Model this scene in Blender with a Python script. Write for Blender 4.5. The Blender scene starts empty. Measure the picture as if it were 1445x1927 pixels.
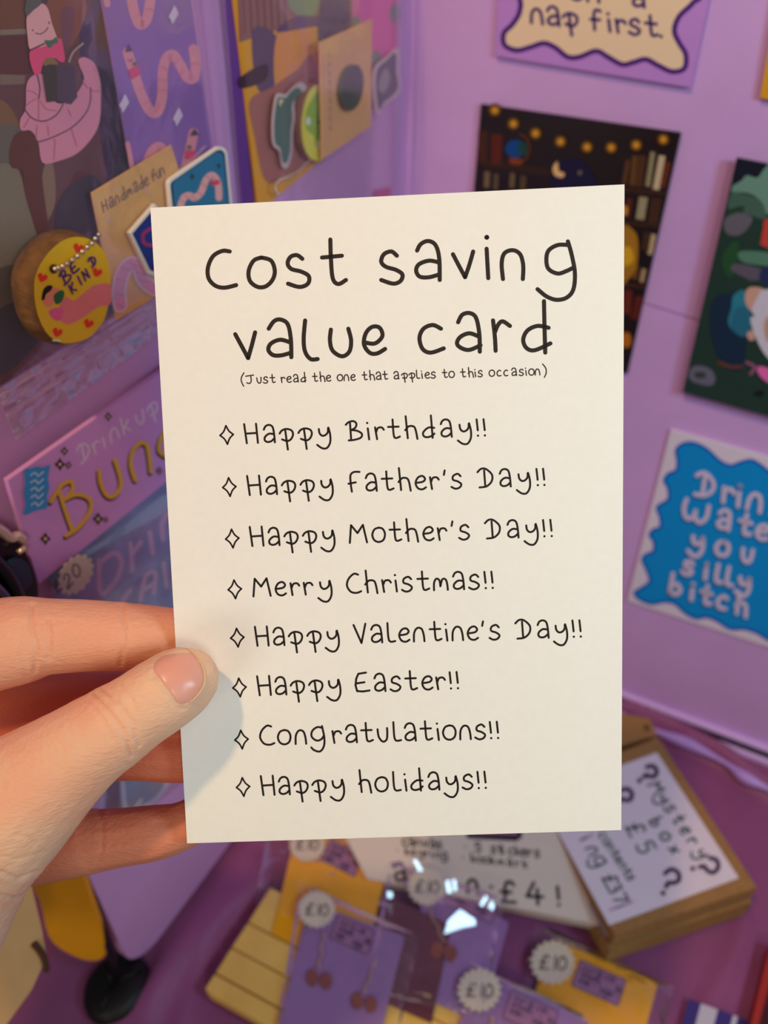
import bpy, bmesh, math, random
from mathutils import Vector, Matrix, noise
from mathutils.geometry import tessellate_polygon
from mathutils.bvhtree import BVHTree
random.seed(7)
C = bpy.context.scene.collection
SC = bpy.context.scene
# ------------------------------------------------------------------ camera
W, H, FPX = 1445.0, 1927.0, 1450.0
TH = math.radians(37.5)
CAM = Vector((0, 0, 0.461))
FW = Vector((0, math.cos(TH), -math.sin(TH))); UP = Vector((0, math.sin(TH), math.cos(TH))); RT = Vector((1, 0, 0))
cd = bpy.data.cameras.new('camera'); cam = bpy.data.objects.new('camera', cd); C.objects.link(cam)
cam.location = CAM; cam.rotation_euler = (math.radians(90) - TH, 0, 0)
cd.sensor_fit = 'VERTICAL'; cd.sensor_height = 24; cd.lens = 24 * FPX / H
cd.clip_start = 0.005; cd.clip_end = 20
cd.dof.use_dof = True; cd.dof.focus_distance = 0.178; cd.dof.aperture_fstop = 7.6
SC.camera = cam
# ------------------------------------------------------------------ light
SC.view_settings.view_transform = 'Standard'; SC.view_settings.look = 'None'
SC.view_settings.gamma = 1; SC.view_settings.use_curve_mapping = False
SC.view_settings.exposure = -0.12
w = bpy.data.worlds.new('world'); SC.world = w; w.use_nodes = True
w.node_tree.nodes['Background'].inputs[0].default_value = (0.60, 0.54, 0.52, 1)
w.node_tree.nodes['Background'].inputs[1].default_value = 0.12
def lamp(name, loc, target, size, power, col, kind='AREA'):
    l = bpy.data.lights.new(name, kind); l.energy = power; l.color = col
    if kind == 'AREA': l.shape = 'DISK'; l.size = size
    o = bpy.data.objects.new(name, l); C.objects.link(o); o.location = loc
    o.rotation_euler = (Vector(target) - Vector(loc)).to_track_quat('-Z', 'Y').to_euler()
    return o
lamp('warm_stall_lamp', (-0.22, -0.08, 1.10), (0.0, 0.2, 0.3), 0.05, 3.2, (1.0, 0.64, 0.30))
lamp('hall_light', (-0.42, -0.52, 0.40), (0.05, 0.2, 0.35), 0.30, 1.0, (1.0, 0.93, 0.78))
lamp('board_fill_light', (0.22, -0.55, 0.80), (0.0, 0.25, 0.30), 0.20, 1.6, (1.0, 0.90, 0.72))  # added fill without a real source, brightens the dim left board
lamp('cool_window_light', (0.35, -0.06, 0.54), (0.05, 0.2, 0.33), 0.12, 1.05, (0.50, 0.80, 1.0))
# ------------------------------------------------------------------ helpers
def ray(px, py):
    return RT * ((px - W / 2) / FPX) - UP * ((py - H / 2) / FPX) + FW
def atd(px, py, d): return CAM + ray(px, py) * d
def cs(v):   # camera-space vector (x right, y up, z towards viewer) to world direction
    return RT * v[0] + UP * v[1] - FW * v[2]
class Plane:
    def __init__(s, p, n): s.p = Vector(p); s.n = Vector(n).normalized()
    def at(s, px, py, off=0.0):
        r = ray(px, py); t = ((s.p + s.n * off) - CAM).dot(s.n) / r.dot(s.n)
        return CAM + r * t
TB = Plane((0, 0, 0), (0, 0, 1))
CORNER = TB.at(752, 1166)
RWD = Vector((3429, -1827, 0)).normalized()          # along the right-hand board, towards the right
LWD = Vector((-1007, -1827, 0)).normalized()         # along the left-hand board, towards the viewer
RW = Plane(CORNER, (-1827, -3429, 0)); LW = Plane(CORNER, (1827, -1007, 0))
CP = Plane(CAM + cs((0.00253, -0.00411, -0.17741)), cs((-0.01595, -0.10162, 0.99470)))
def lin(c):
    return tuple(((x / 255) / 12.92 if x / 255 <= .04045 else ((x / 255 + .055) / 1.055) ** 2.4) for x in c)
MC = {}
def lift(rgb, g=1.22): return tuple(min(245, round(c * g)) for c in rgb)   # left-hand print colours brightened, light painted in for a dimly lit board
def mat(name, rgb, rough=0.6, spec=0.3, noise_amt=0.0, nscale=60, bump=0.0, bscale=400, metal=0, coat=0, sheen=0, sss=0):
    key = (name, tuple(rgb))
    if key in MC: return MC[key]
    m = bpy.data.materials.new(name); m.use_nodes = True; nt = m.node_tree; b = nt.nodes['Principled BSDF']
    c = lin(rgb)
    b.inputs['Base Color'].default_value = (*c, 1); b.inputs['Roughness'].default_value = rough
    b.inputs['Specular IOR Level'].default_value = spec; b.inputs['Metallic'].default_value = metal
    b.inputs['Coat Weight'].default_value = coat; b.inputs['Coat Roughness'].default_value = 0.12
    b.inputs['Sheen Weight'].default_value = sheen
    if noise_amt or bump:
        tc = nt.nodes.new('ShaderNodeTexCoord')
    if noise_amt:
        n = nt.nodes.new('ShaderNodeTexNoise'); n.inputs['Scale'].default_value = nscale; n.inputs['Detail'].default_value = 5
        nt.links.new(tc.outputs['Object'], n.inputs['Vector'])
        r = nt.nodes.new('ShaderNodeValToRGB'); r.color_ramp.elements[0].position = .3; r.color_ramp.elements[1].position = .7
        r.color_ramp.elements[0].color = (*[x * (1 - noise_amt) for x in c], 1)
        r.color_ramp.elements[1].color = (*[min(1, x * (1 + noise_amt)) for x in c], 1)
        nt.links.new(n.outputs['Fac'], r.inputs['Fac']); nt.links.new(r.outputs['Color'], b.inputs['Base Color'])
    if bump:
        n = nt.nodes.new('ShaderNodeTexNoise'); n.inputs['Scale'].default_value = bscale; n.inputs['Detail'].default_value = 4
        nt.links.new(tc.outputs['Object'], n.inputs['Vector'])
        bu = nt.nodes.new('ShaderNodeBump'); bu.inputs['Strength'].default_value = bump; bu.inputs['Distance'].default_value = 0.0006
        nt.links.new(n.outputs['Fac'], bu.inputs['Height']); nt.links.new(bu.outputs['Normal'], b.inputs['Normal'])
    MC[key] = m; return m
def ink(rgb): return mat('printed_ink', rgb, 0.55, 0.25)
def film_mat(name, milk=0.05, tint=(220, 205, 230), bump=0.5, bscale=45, gloss=1.0):
    m = bpy.data.materials.new(name); m.use_nodes = True; nt = m.node_tree; nt.nodes.clear()
    L = nt.links.new; N = nt.nodes.new
    out = N('ShaderNodeOutputMaterial'); tr = N('ShaderNodeBsdfTransparent'); gl = N('ShaderNodeBsdfGlossy'); df = N('ShaderNodeBsdfDiffuse')
    gl.inputs['Roughness'].default_value = 0.16; df.inputs['Color'].default_value = (*lin(tint), 1)
    tc = N('ShaderNodeTexCoord'); n = N('ShaderNodeTexNoise'); n.inputs['Scale'].default_value = bscale; n.inputs['Detail'].default_value = 3
    n.inputs['Distortion'].default_value = 1.2
    L(tc.outputs['Object'], n.inputs['Vector']); bu = N('ShaderNodeBump'); bu.inputs['Strength'].default_value = bump; bu.inputs['Distance'].default_value = 0.004
    L(n.outputs['Fac'], bu.inputs['Height'])
    fr = N('ShaderNodeFresnel'); fr.inputs['IOR'].default_value = 1.45; L(bu.outputs['Normal'], fr.inputs['Normal']); L(bu.outputs['Normal'], gl.inputs['Normal'])
    mu = N('ShaderNodeMath'); mu.operation = 'MULTIPLY'; mu.inputs[1].default_value = gloss; L(fr.outputs[0], mu.inputs[0])
    m1 = N('ShaderNodeMixShader'); m1.inputs[0].default_value = milk; L(tr.outputs[0], m1.inputs[1]); L(df.outputs[0], m1.inputs[2])
    m2 = N('ShaderNodeMixShader'); L(mu.outputs[0], m2.inputs[0]); L(m1.outputs[0], m2.inputs[1]); L(gl.outputs[0], m2.inputs[2])
    L(m2.outputs[0], out.inputs['Surface']); return m
FILM = film_mat('clear_cellophane', .05, bump=.22, bscale=22, gloss=.2); FILM2 = film_mat('clear_cellophane_flat', 0.06, bump=.2, bscale=16, gloss=.3); FILM3 = film_mat('crisp_cellophane', .03, bump=.55, bscale=45, gloss=1.0); FILM3S = film_mat('glint_film', .06, bump=.03, bscale=120, gloss=1.6); SEAL = film_mat('ribbed_plastic_seal', 0.42, (205, 175, 195), .35, 60, .6)
def smooth(pts, closed=False, n=6):
    P = [Vector(p) for p in pts]; N = len(P)
    if N < 3: return P
    out = []
    segs = N if closed else N - 1
    for i in range(segs):
        if closed: a, b, c, d = P[(i - 1) % N], P[i], P[(i + 1) % N], P[(i + 2) % N]
        else: a, b, c, d = P[max(i - 1, 0)], P[i], P[i + 1], P[min(i + 2, N - 1)]
        for k in range(n):
            t = k / n
            out.append(0.5 * ((2 * b) + (c - a) * t + (2 * a - 5 * b + 4 * c - d) * t * t + (3 * b - a - 3 * c + d) * t ** 3))
    if not closed: out.append(P[-1])
    return out
def tagit(o, label, cat, group=None):
    o['label'] = label; o['category'] = cat
    if group: o['group'] = group
    return o
def thing(name, label, cat, loc, group=None):
    o = bpy.data.objects.new(name, None); C.objects.link(o); o.location = loc; o.empty_display_size = .01
    return tagit(o, label, cat, group)
def link(name, me, parent=None, sm=False):
    o = bpy.data.objects.new(name, me); C.objects.link(o)
    if sm:
        for p in me.polygons: p.use_smooth = True
    if parent is not None:
        o.parent = parent; o.matrix_parent_inverse = Matrix.Translation(parent.location).inverted()
    return o
def meshobj(name, vs, fs, m, parent=None, sm=False):
    me = bpy.data.meshes.new(name); me.from_pydata([tuple(v) for v in vs], [], fs); me.update()
    ms = m if isinstance(m, list) else [m]
    for x in ms: me.materials.append(x)
    return link(name, me, parent, sm)
class Art:
    """flat print on a plane: fills and strokes with one material each, each a hair above the last"""
    def __init__(s, plane, off, k=2.0e-5): s.pl = plane; s.off = off; s.k = k; s.v = []; s.f = []; s.mi = []; s.m = []; s.n = 0
    def _m(s, rgb):
        if s.pl is LW: rgb = lift(rgb)
        m = ink(rgb)
        if m not in s.m: s.m.append(m)
        return s.m.index(m)
    def fill(s, rgb, pts, sm=True):
        s.n += 1
        P = smooth([(p[0], p[1], 0) for p in pts], True, 5) if sm else [Vector((p[0], p[1], 0)) for p in pts]
        b = len(s.v); o = s.off + s.n * s.k; i = s._m(rgb)
        s.v += [s.pl.at(p.x, p.y, o) for p in P]
        for t in tessellate_polygon([P]):
            s.f.append([b + q for q in t]); s.mi.append(i)
        return s
    def stroke(s, rgb, wpx, pts, sm=True, closed=False, same=False):
        if not same: s.n += 1
        if not sm and len(pts) > 2 and not closed:
            for p0, p1 in zip(pts[:-1], pts[1:]): s.stroke(rgb, wpx, [p0, p1], False, same=True)
            return s
        P = [(p[0], p[1], 0) for p in pts]
        if closed: P = P + [P[0]] if not sm else P
        Q = smooth(P, closed, 6) if sm else [Vector(p) for p in P]
        if closed and sm: Q.append(Q[0])
        o = s.off + s.n * s.k; i = s._m(rgb); h = wpx / 2
        if len(Q) == 1: Q = Q + [Q[0] + Vector((.01, 0, 0))]
        b = len(s.v); n = len(Q)
        for j, p in enumerate(Q):
            d = (Q[min(j + 1, n - 1)] - Q[max(j - 1, 0)]); d = d.normalized() if d.length > 1e-9 else Vector((1, 0, 0))
            q = Vector((-d.y, d.x, 0)) * h
            s.v += [s.pl.at(p.x + q.x, p.y + q.y, o), s.pl.at(p.x - q.x, p.y - q.y, o)]
        for j in range(n - 1):
            s.f.append([b + 2 * j, b + 2 * j + 1, b + 2 * j + 3, b + 2 * j + 2]); s.mi.append(i)
        for p in (Q[0], Q[-1]):                       # round pen ends
            b = len(s.v); K = 10
            s.v += [s.pl.at(p.x + h * math.cos(a * 2 * math.pi / K), p.y + h * math.sin(a * 2 * math.pi / K), o + 2e-6) for a in range(K)]
            s.f.append(list(range(b, b + K))); s.mi.append(i)
        return s
    def dot(s, rgb, x, y, r, ry=None, K=18):
        ry = ry or r
        return s.fill(rgb, [(x + r * math.cos(a * 2 * math.pi / K), y + ry * math.sin(a * 2 * math.pi / K)) for a in range(K)], False)
    def star(s, rgb, x, y, r, rx=None, inner=.38):
        rx = rx or r * .75
        return s.fill(rgb, [(x, y - r), (x + rx * inner, y - r * inner), (x + rx, y), (x + rx * inner, y + r * inner), (x, y + r), (x - rx * inner, y + r * inner), (x - rx, y), (x - rx * inner, y - r * inner)], False)
    def text(s, rgb, wpx, letters, x0, y0, slope, scale, up=(-.04, -1), ax=None):
        """letters: list of (char, x px of its left side); baseline y = y0 + slope*(x-x0)"""
        s.n += 1
        ax = ax or (1, slope)
        for ch, x in letters:
            by = y0 + slope * (x - x0)
            for st in GL.get(ch, []):
                pts = [(x + p[0] * scale * ax[0] + p[1] * scale * up[0], by + p[0] * scale * ax[1] + p[1] * scale * up[1]) for p in st]
                s.stroke(rgb, wpx if len(pts) > 1 else wpx * 1.12, pts, len(pts) > 2 and ch not in 'HMVvk£4E7XNKI+', same=True)
        return s
    def obj(s, name, parent=None):
        o = meshobj(name, s.v, s.f, s.m, parent)
        for p, i in zip(o.data.polygons, s.mi): p.material_index = i
        return o
O_ = [(.35, .75), (.12, .66), (0, .38), (.1, .1), (.34, 0), (.58, .12), (.66, .42), (.55, .68), (.35, .75)]
GL = {
 'H': [[(0, 1), (.1, 0)], [(.62, 1), (.68, 0)], [(.06, .5), (.64, .52)]],
 'a': [[(.03, .68), (.12, .85), (.3, .92), (.48, .82), (.55, .5), (.58, 0)], [(.56, .42), (.3, .46), (.08, .3), (.06, .12), (.2, .03), (.4, .07), (.57, .22)]],
 'p': [[(0, .45), (.12, .6), (.35, .68), (.62, .6), (.7, .4), (.6, .16), (.4, .05), (.12, .14)], [(.3, .62), (.35, .1), (.4, -.4)]],
 'y': [[(.12, .62), (.15, .4), (.28, .27), (.45, .3), (.58, .45), (.6, .66)], [(.62, .68), (.7, .3), (.68, -.1), (.5, -.38), (.25, -.38), (0, -.2)]],
 'B': [[(0, .8), (.15, .93), (.4, .98), (.55, .85), (.5, .65), (.3, .52)], [(.3, .52), (.6, .46), (.82, .3), (.75, .1), (.4, 0), (.12, -.02)], [(.22, .92), (.25, .02)]],
 'i': [[(0, .58), (.05, 0)], [(-.02, .86)]], 'r': [[(0, .62), (.08, 0)], [(.05, .38), (.15, .58), (.35, .6), (.45, .48)]],
 't': [[(.25, 1), (.28, .2), (.38, .03), (.6, .1)], [(0, .62), (.55, .62)]],
 'h': [[(.05, 1.15), (.12, 0)], [(0, .42), (.2, .62), (.45, .6), (.55, .4), (.62, -.05)]],
 'd': [[(.5, 1.15), (.55, -.02)], [(.65, .5), (.35, .52), (.08, .3), (.08, .1), (.25, .02), (.5, .08), (.65, .2)]],
 '!': [[(0, .87), (.04, .3)], [(.04, .02)]],
 'F': [[(.6, 1.02), (.3, 1.02), (.12, .85), (.12, .4), (.16, 0)], [(0, .42), (.38, .48)]],
 'e': [[(.05, .35), (.4, .4), (.52, .55), (.38, .7), (.15, .62), (.02, .35), (.12, .08), (.35, 0), (.55, .1)]],
 "'": [[(.05, .95), (0, .72)]],
 's': [[(.5, .62), (.35, .75), (.12, .65), (.1, .45), (.35, .35), (.52, .2), (.42, .03), (.2, -.02), (0, .08)]],
 'D': [[(0, .8), (.2, .97), (.45, .95), (.75, .65), (.72, .3), (.45, .05), (.08, 0)], [(.35, .88), (.38, .06)]],
 'M': [[(0, 0), (.1, .92), (.42, .5), (.72, .92), (.9, 0)]], 'o': [O_],
 'C': [[(.62, .95), (.4, 1), (.12, .75), (.02, .4), (.2, .08), (.5, 0), (.75, .08)]],
 'c': [[(.48, .62), (.3, .7), (.08, .5), (.04, .25), (.2, .02), (.5, .06)]],
 'm': [[(0, 0), (.02, .4), (.15, .6), (.3, .5), (.34, .2)], [(.34, .2), (.45, .55), (.62, .55), (.7, .3), (.72, 0)]],
 'V': [[(0, .95), (.38, 0), (.62, 1)]], 'v': [[(0, .65), (.3, 0), (.55, .7)]],
 'l': [[(.03, 1), (.05, .25), (.15, .03), (.4, .05)]],
 'n': [[(0, 0), (.03, .45), (.2, .7), (.42, .65), (.52, .35), (.55, 0)]],
 'E': [[(.6, 1), (.2, .95), (.08, .7), (.03, .35), (.1, .05), (.4, .02), (.75, .06)], [(.08, .45), (.5, .5)]],
 'g': [[(.62, .8), (.35, .85), (.08, .65), (.05, .35), (.3, .15), (.55, .22), (.68, .4)], [(.6, .9), (.7, .3), (.66, -.15), (.45, -.42), (.15, -.35), (0, -.2)]],
 'u': [[(0, .65), (.05, .25), (.25, 0), (.45, .1), (.5, .4), (.5, .7)]],
 'J': [[(0, .88), (.95, 1)], [(.6, .95), (.64, .3), (.42, 0), (.1, .1)]],
 '(': [[(.4, 1.3), (.1, .8), (.05, .3), (.3, -.3)]], ')': [[(0, 1.3), (.35, .8), (.38, .2), (.15, -.3)]],
 'f': [[(.5, .95), (.3, 1.0), (.18, .8), (.18, 0)], [(0, .5), (.45, .52)]], '.': [[(0, .03)]], ':': [[(0, .03)], [(0, .5)]], '*': [[(.2, .4)]],
 'k': [[(.05, 1), (.08, 0)], [(.5, .65), (.1, .3)], [(.2, .38), (.55, 0)]], 'b': [[(.05, 1.1), (.08, .05)], [(.1, .4), (.35, .6), (.6, .35), (.45, .05), (.1, .05)]],
 'W': [[(.05, .95), (0, .5), (.15, .1), (.4, .05), (.55, .3), (.58, .5)], [(.57, .35), (.7, .05), (.95, .02), (1.15, .35), (1.15, .9)]],
 'x': [[(0, .6), (.5, 0)], [(.5, .6), (0, 0)]], 'q': [O_], 'K': [[(.05, 1), (.05, 0)], [(.55, 1), (.08, .45)], [(.1, .5), (.6, 0)]], 'I': [[(.05, 1), (.05, 0)]],
 'N': [[(0, 0), (.05, 1), (.55, 0), (.55, 1)]],
 '£': [[(.65, .85), (.5, 1.0), (.3, .95), (.22, .7), (.25, .3), (.05, .03), (.7, .03)], [(.02, .5), (.5, .5)]],
 '1': [[(.2, 1), (.22, 0)]], '0': [[(.3, 1), (.05, .7), (.05, .25), (.3, 0), (.58, .25), (.58, .7), (.3, 1)]],
 '4': [[(.35, 1), (0, .35), (.75, .35)], [(.5, .7), (.5, 0)]], '2': [[(.02, .75), (.25, 1), (.5, .8), (.4, .45), (0, 0), (.6, .05)]],
 '5': [[(.55, 1), (.1, .97), (.08, .58), (.4, .62), (.55, .3), (.35, 0), (0, .08)]], '3': [[(.05, .9), (.4, .95), (.4, .6), (.2, .52), (.5, .4), (.45, .05), (0, .05)]],
 '7': [[(0, .95), (.6, .95), (.25, 0)]], '?': [[(0, .75), (.15, 1), (.45, 1), (.6, .75), (.45, .55), (.28, .48), (.27, .3)], [(.27, .02)]],
}
def plate(name, poly, plane, off, thick, m, parent=None, sm=False):
    """solid sheet whose front outline projects on poly: front at `off`, back at off-thick"""
    P = smooth([(p[0], p[1], 0) for p in poly], True, 5) if sm else [Vector((p[0], p[1], 0)) for p in poly]
    n = len(P); f = [plane.at(p.x, p.y, off) for p in P]; bk = [v - plane.n * thick for v in f]
    tris = tessellate_polygon([P]); fs = [list(t) for t in tris] + [[n + q for q in reversed(t)] for t in tris]
    fs += [[i, i + n, (i + 1) % n + n, (i + 1) % n] for i in range(n)]
    o = meshobj(name, f + bk, fs, m, parent)
    bm = bmesh.new(); bm.from_mesh(o.data); bmesh.ops.recalc_face_normals(bm, faces=bm.faces); bm.to_mesh(o.data); bm.free()
    return o
def rounded(q, r, k=4):
    out = []; n = len(q)
    for i in range(n):
        a, b, c = Vector(q[i - 1]), Vector(q[i]), Vector(q[(i + 1) % n])
        p0 = b + (a - b).normalized() * r; p1 = b + (c - b).normalized() * r
        for j in range(k + 1):
            t = j / k; out.append(tuple((1 - t) ** 2 * p0 + 2 * t * (1 - t) * b + t * t * p1))
    return out
def gridfilm(name, q, plane, off, bulge, m, parent=None, nx=26, ny=30, amp=.0008, seed=0, fr=45):
    """wrinkled clear sheet: q = TL,TR,BR,BL in pixels"""
    q = [Vector((*p, 0)) for p in q]; vs = []; fs = []
    for j in range(ny + 1):
        for i in range(nx + 1):
            u, v = i / nx, j / ny
            p = (q[0] * (1 - u) + q[1] * u) * (1 - v) + (q[3] * (1 - u) + q[2] * u) * v
            b = (max(0, math.sin(math.pi * u)) * max(0, math.sin(math.pi * v))) ** .45
            P = plane.at(p.x, p.y, off); nn = noise.noise(P * fr + Vector((seed, 0, 0))) + .5 * noise.noise(P * fr * 2.3)
            vs.append(P + plane.n * (bulge * b + amp * nn * (.3 + b)))
    for j in range(ny):
        for i in range(nx):
            a = j * (nx + 1) + i; fs.append([a, a + 1, a + nx + 2, a + nx + 1])
    return meshobj(name, vs, fs, m, parent, True)
def tube(name, pts, rad, m, parent=None, seg=10, closed=False):
    P = [Vector(p) for p in pts]; n = len(P); vs = []; fs = []
    up = Vector((.13, .2, .97))
    for i, p in enumerate(P):
        d = (P[min(i + 1, n - 1)] - P[max(i - 1, 0)]).normalized(); a = d.cross(up).normalized(); b = d.cross(a)
        r = rad[i] if isinstance(rad, list) else rad
        for k in range(seg):
            t = 2 * math.pi * k / seg; vs.append(p + a * (r * math.cos(t)) + b * (r * math.sin(t)))
    for i in range(n - 1):
        for k in range(seg): fs.append([i * seg + k, i * seg + (k + 1) % seg, (i + 1) * seg + (k + 1) % seg, (i + 1) * seg + k])
    fs.append(list(range(seg))[::-1]); fs.append([(n - 1) * seg + k for k in range(seg)])
    return meshobj(name, vs, fs, m, parent, True)
def ico(sub):
    bm = bmesh.new(); bmesh.ops.create_icosphere(bm, subdivisions=sub, radius=1)
    r = [v.co.copy() for v in bm.verts], [[v.index for v in f.verts] for f in bm.faces]; bm.free(); return r
ICO2, ICO3 = ico(2), ico(3)
def spheres(items):
    vs, fs = [], []
    for p, r, (tv, tf) in items:
        b = len(vs); vs += [p + v * r for v in tv]; fs += [[b + i for i in f] for f in tf]
    return vs, fs
def beads(name, pts, r, m, parent=None):
    vs, fs = spheres([(p, r, ICO2) for p in pts]); return meshobj(name, vs, fs, m, parent, True)
def scallop(cx, cy, rx, ry, n=16, d=.12, rot=0):
    out = []
    for i in range(n * 6):
        a = 2 * math.pi * i / (n * 6); r = 1 + d * abs(math.sin(n * a / 2)) - d
        x, y = rx * r * math.cos(a), ry * r * math.sin(a)
        out.append((cx + x * math.cos(rot) - y * math.sin(rot), cy + x * math.sin(rot) + y * math.cos(rot)))
    return out
def Z(ox, oy, s, pts): return [(ox + x / s, oy + y / s) for x, y in pts]
# ------------------------------------------------------------------ materials
M_wall = mat('matt_purple_board', (214, 170, 232), .55, .3, .04, 25, .15, 900)
M_wall2 = mat('matt_purple_board_left', (222, 166, 220), .55, .3, .05, 25, .15, 900)
M_card = mat('smooth_white_card', (250, 247, 240), .5, .25, .012, 500, .05, 2500)
M_ink = (44, 34, 32)
M_kraft = mat('kraft_board', (164, 122, 74), .8, .15, .1, 300, .25, 900)
M_kraft2 = mat('kraft_card', lift((216, 152, 84)), .8, .15, .06, 300, .1, 900)
M_black = mat('glossy_black_plastic', (14, 13, 14), .22, .5)
M_blackm = mat('satin_black_plastic', (20, 18, 20), .45, .4)
M_yel = mat('yellow_board', (248, 168, 0), .55, .3, .03, 40)
M_wood = mat('pale_pine', (250, 196, 100), .5, .35, .16, 30, .2, 300)
M_bark = mat('rough_bark', (116, 84, 56), .9, .1, .35, 160, .9, 300)
M_silver = mat('silver_bead_chain', (225, 220, 205), .18, .5, metal=1)
# ------------------------------------------------------------------ the table and boards
def cloth_h(x, y):
    h = 0
    for pts, hh, wd in RIDGES:
        best = 1e9
        for a, b in zip(pts[:-1], pts[1:]):
            ab = b - a; t = max(0, min(1, ((x - a.x) * ab.x + (y - a.y) * ab.y) / ab.length_squared))
            best = min(best, math.hypot(x - a.x - ab.x * t, y - a.y - ab.y * t))
        h += hh * math.exp(-(best / wd) ** 2)
    return h + .0008 * noise.noise(Vector((x * 14, y * 14, 2)))
def tl(*pp): return [Vector((TB.at(*p).x, TB.at(*p).y)) for p in smoothp(pp)]
def smoothp(pp): return [(v.x, v.y) for v in smooth([(a, b, 0) for a, b in pp], False, 4)]
RIDGES = [(tl((1120, 1335), (1200, 1352), (1300, 1395), (1380, 1440), (1470, 1490)), .010, .0045),
          (tl((1120, 1318), (1250, 1362), (1350, 1402), (1470, 1446)), .008, .004),
          (tl((1285, 1400), (1350, 1425), (1400, 1465), (1470, 1510)), .006, .005),
          (tl((240, 2000), (330, 1830), (400, 1740), (480, 1640)), .007, .009),
          (tl((190, 1960), (290, 1860), (360, 1750), (470, 1600), (540, 1520)), .006, .008),
          (tl((330, 1960), (400, 1770), (500, 1660)), .004, .006),
          (tl((1330, 1900), (1380, 1800), (1400, 1740)), .003, .006)]
vs, fs = [], []
x0, x1, y0, y1, NX, NY = -.42, .48, .02, .56, 250, 170
dn = math.hypot(1827, 3429)
for j in range(NY + 1):
    for i in range(NX + 1):
        x = x0 + (x1 - x0) * i / NX; y = y0 + (y1 - y0) * j / NY
        vs.append((x, y, cloth_h(x, y)))
for j in range(NY):
    for i in range(NX):
        a = j * (NX + 1) + i; fs.append([a, a + 1, a + NX + 2, a + NX + 1])
M_satin = mat('purple_satin', (150, 82, 130), .45, .3, .05, 30, .1, 700, sheen=.1)
cl = meshobj('tablecloth', vs, fs, M_satin, None, True)
tagit(cl, 'dark purple satin cloth with ruffled folds covering the table', 'tablecloth')
tt = plate('tabletop', [(-300, 2500), (-300, 900), (1800, 900), (1800, 2500)], TB, 0, .02, mat('plain_table_board', (120, 100, 85), .6), None)
tt.name = 'table'
vs = [(x, y, z) for z in (-.003, -.028) for x, y in ((-.42, .02), (.48, .02), (.48, .56), (-.42, .56))]
tt.data.clear_geometry(); tt.data.from_pydata(vs, [], [[0, 1, 2, 3], [7, 6, 5, 4], [0, 4, 5, 1], [1, 5, 6, 2], [2, 6, 7, 3], [3, 7, 4, 0]])
tagit(tt, 'table top wholly covered by the dark purple satin cloth', 'table')
# right-hand board: upper and lower panel with a seam, bottom trim
rb = thing('display_board', 'large purple display board at the back right with prints stuck on it', 'board', CORNER)
def box_on(plane, pts3, thick, name, m, parent):
    n = len(pts3); bk = [p - plane.n * thick for p in pts3]
    fs = [list(range(n)), [n + i for i in reversed(range(n))]] + [[i, i + n, (i + 1) % n + n, (i + 1) % n] for i in range(n)]
    return meshobj(name, pts3 + bk, fs, m, parent)
LEN = .46; TOP = .62
sa, sb = RW.at(800, 440), RW.at(1310, 600)
def seam(s):   # seam height along the right-hand board
    a = (sa - CORNER).dot(RWD); b = (sb - CORNER).dot(RWD); return sa.z + (sb.z - sa.z) * (s - a) / (b - a)
def rwp(s, z): p = CORNER + RWD * s; p.z = z; return p
box_on(RW, [rwp(0, seam(0)), rwp(LEN, seam(LEN)), rwp(LEN, TOP), rwp(0, TOP)], .004, 'upper_panel', M_wall, rb)
lowp = box_on(RW, [rwp(0, .014) - RW.n * -.0007, rwp(LEN, .014) + RW.n * .0007, rwp(LEN, seam(LEN) - .0008) + RW.n * .0007, rwp(0, seam(0) - .0008) + RW.n * .0007], .004, 'lower_panel', M_wall, rb)
M_trim = mat('lilac_satin_trim', (222, 184, 250), .3, .5)
tube('bottom_trim', [rwp(s, .0138) + RW.n * .003 for s in (0, .1, .2, .3, LEN)], .0030, M_trim, rb)
tube('bottom_trim', [rwp(s, .0042) + RW.n * .0052 for s in (0, .1, .2, .3, LEN)], .0036, M_trim, rb)
tube('black_cord', [rwp(s, .0090) + RW.n * .0052 for s in (0, .1, .2, .3, LEN)], .0014, M_black, rb)
for s in (.165, .215, .262): beads('cord_bead', [rwp(s, .0083) + RW.n * .0040], .0019, M_black, rb)
rf = smoothp([(1080, 1312), (1170, 1348), (1240, 1378), (1300, 1402), (1365, 1436), (1400, 1462), (1445, 1484), (1500, 1510)])
tube('satin_ruffle', [TB.at(x, y, .008) for x, y in rf], [.0030 + .0014 * math.sin(i * .7) for i in range(len(rf))], mat('satin_ruffle_sheen', (196, 156, 236), .3, .5), rb)  # cloth ruffle in lilac, the satin's sheen put into its colour
# left-hand board with a round lower corner
lb = thing('display_board', 'purple display board on the left hung with bags and keyrings', 'board', CORNER + LWD * .01)
def lwp(s, z): p = CORNER + LWD * s; p.z = z; return p
cs_ = (LW.at(255, 1840) - CORNER).dot(LWD)
crn = [lwp(cs_ - .022 + .022 * math.sin(a), .026 - .022 * math.cos(a)) for a in [k * math.pi / 16 for k in range(9)]]
box_on(LW, [lwp(-.003, TOP), lwp(-.003, .004)] + crn + [lwp(cs_, .20), lwp(cs_ + .12, .23), lwp(cs_ + .14, TOP)], .005, 'panel', M_wall2, lb)
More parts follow.
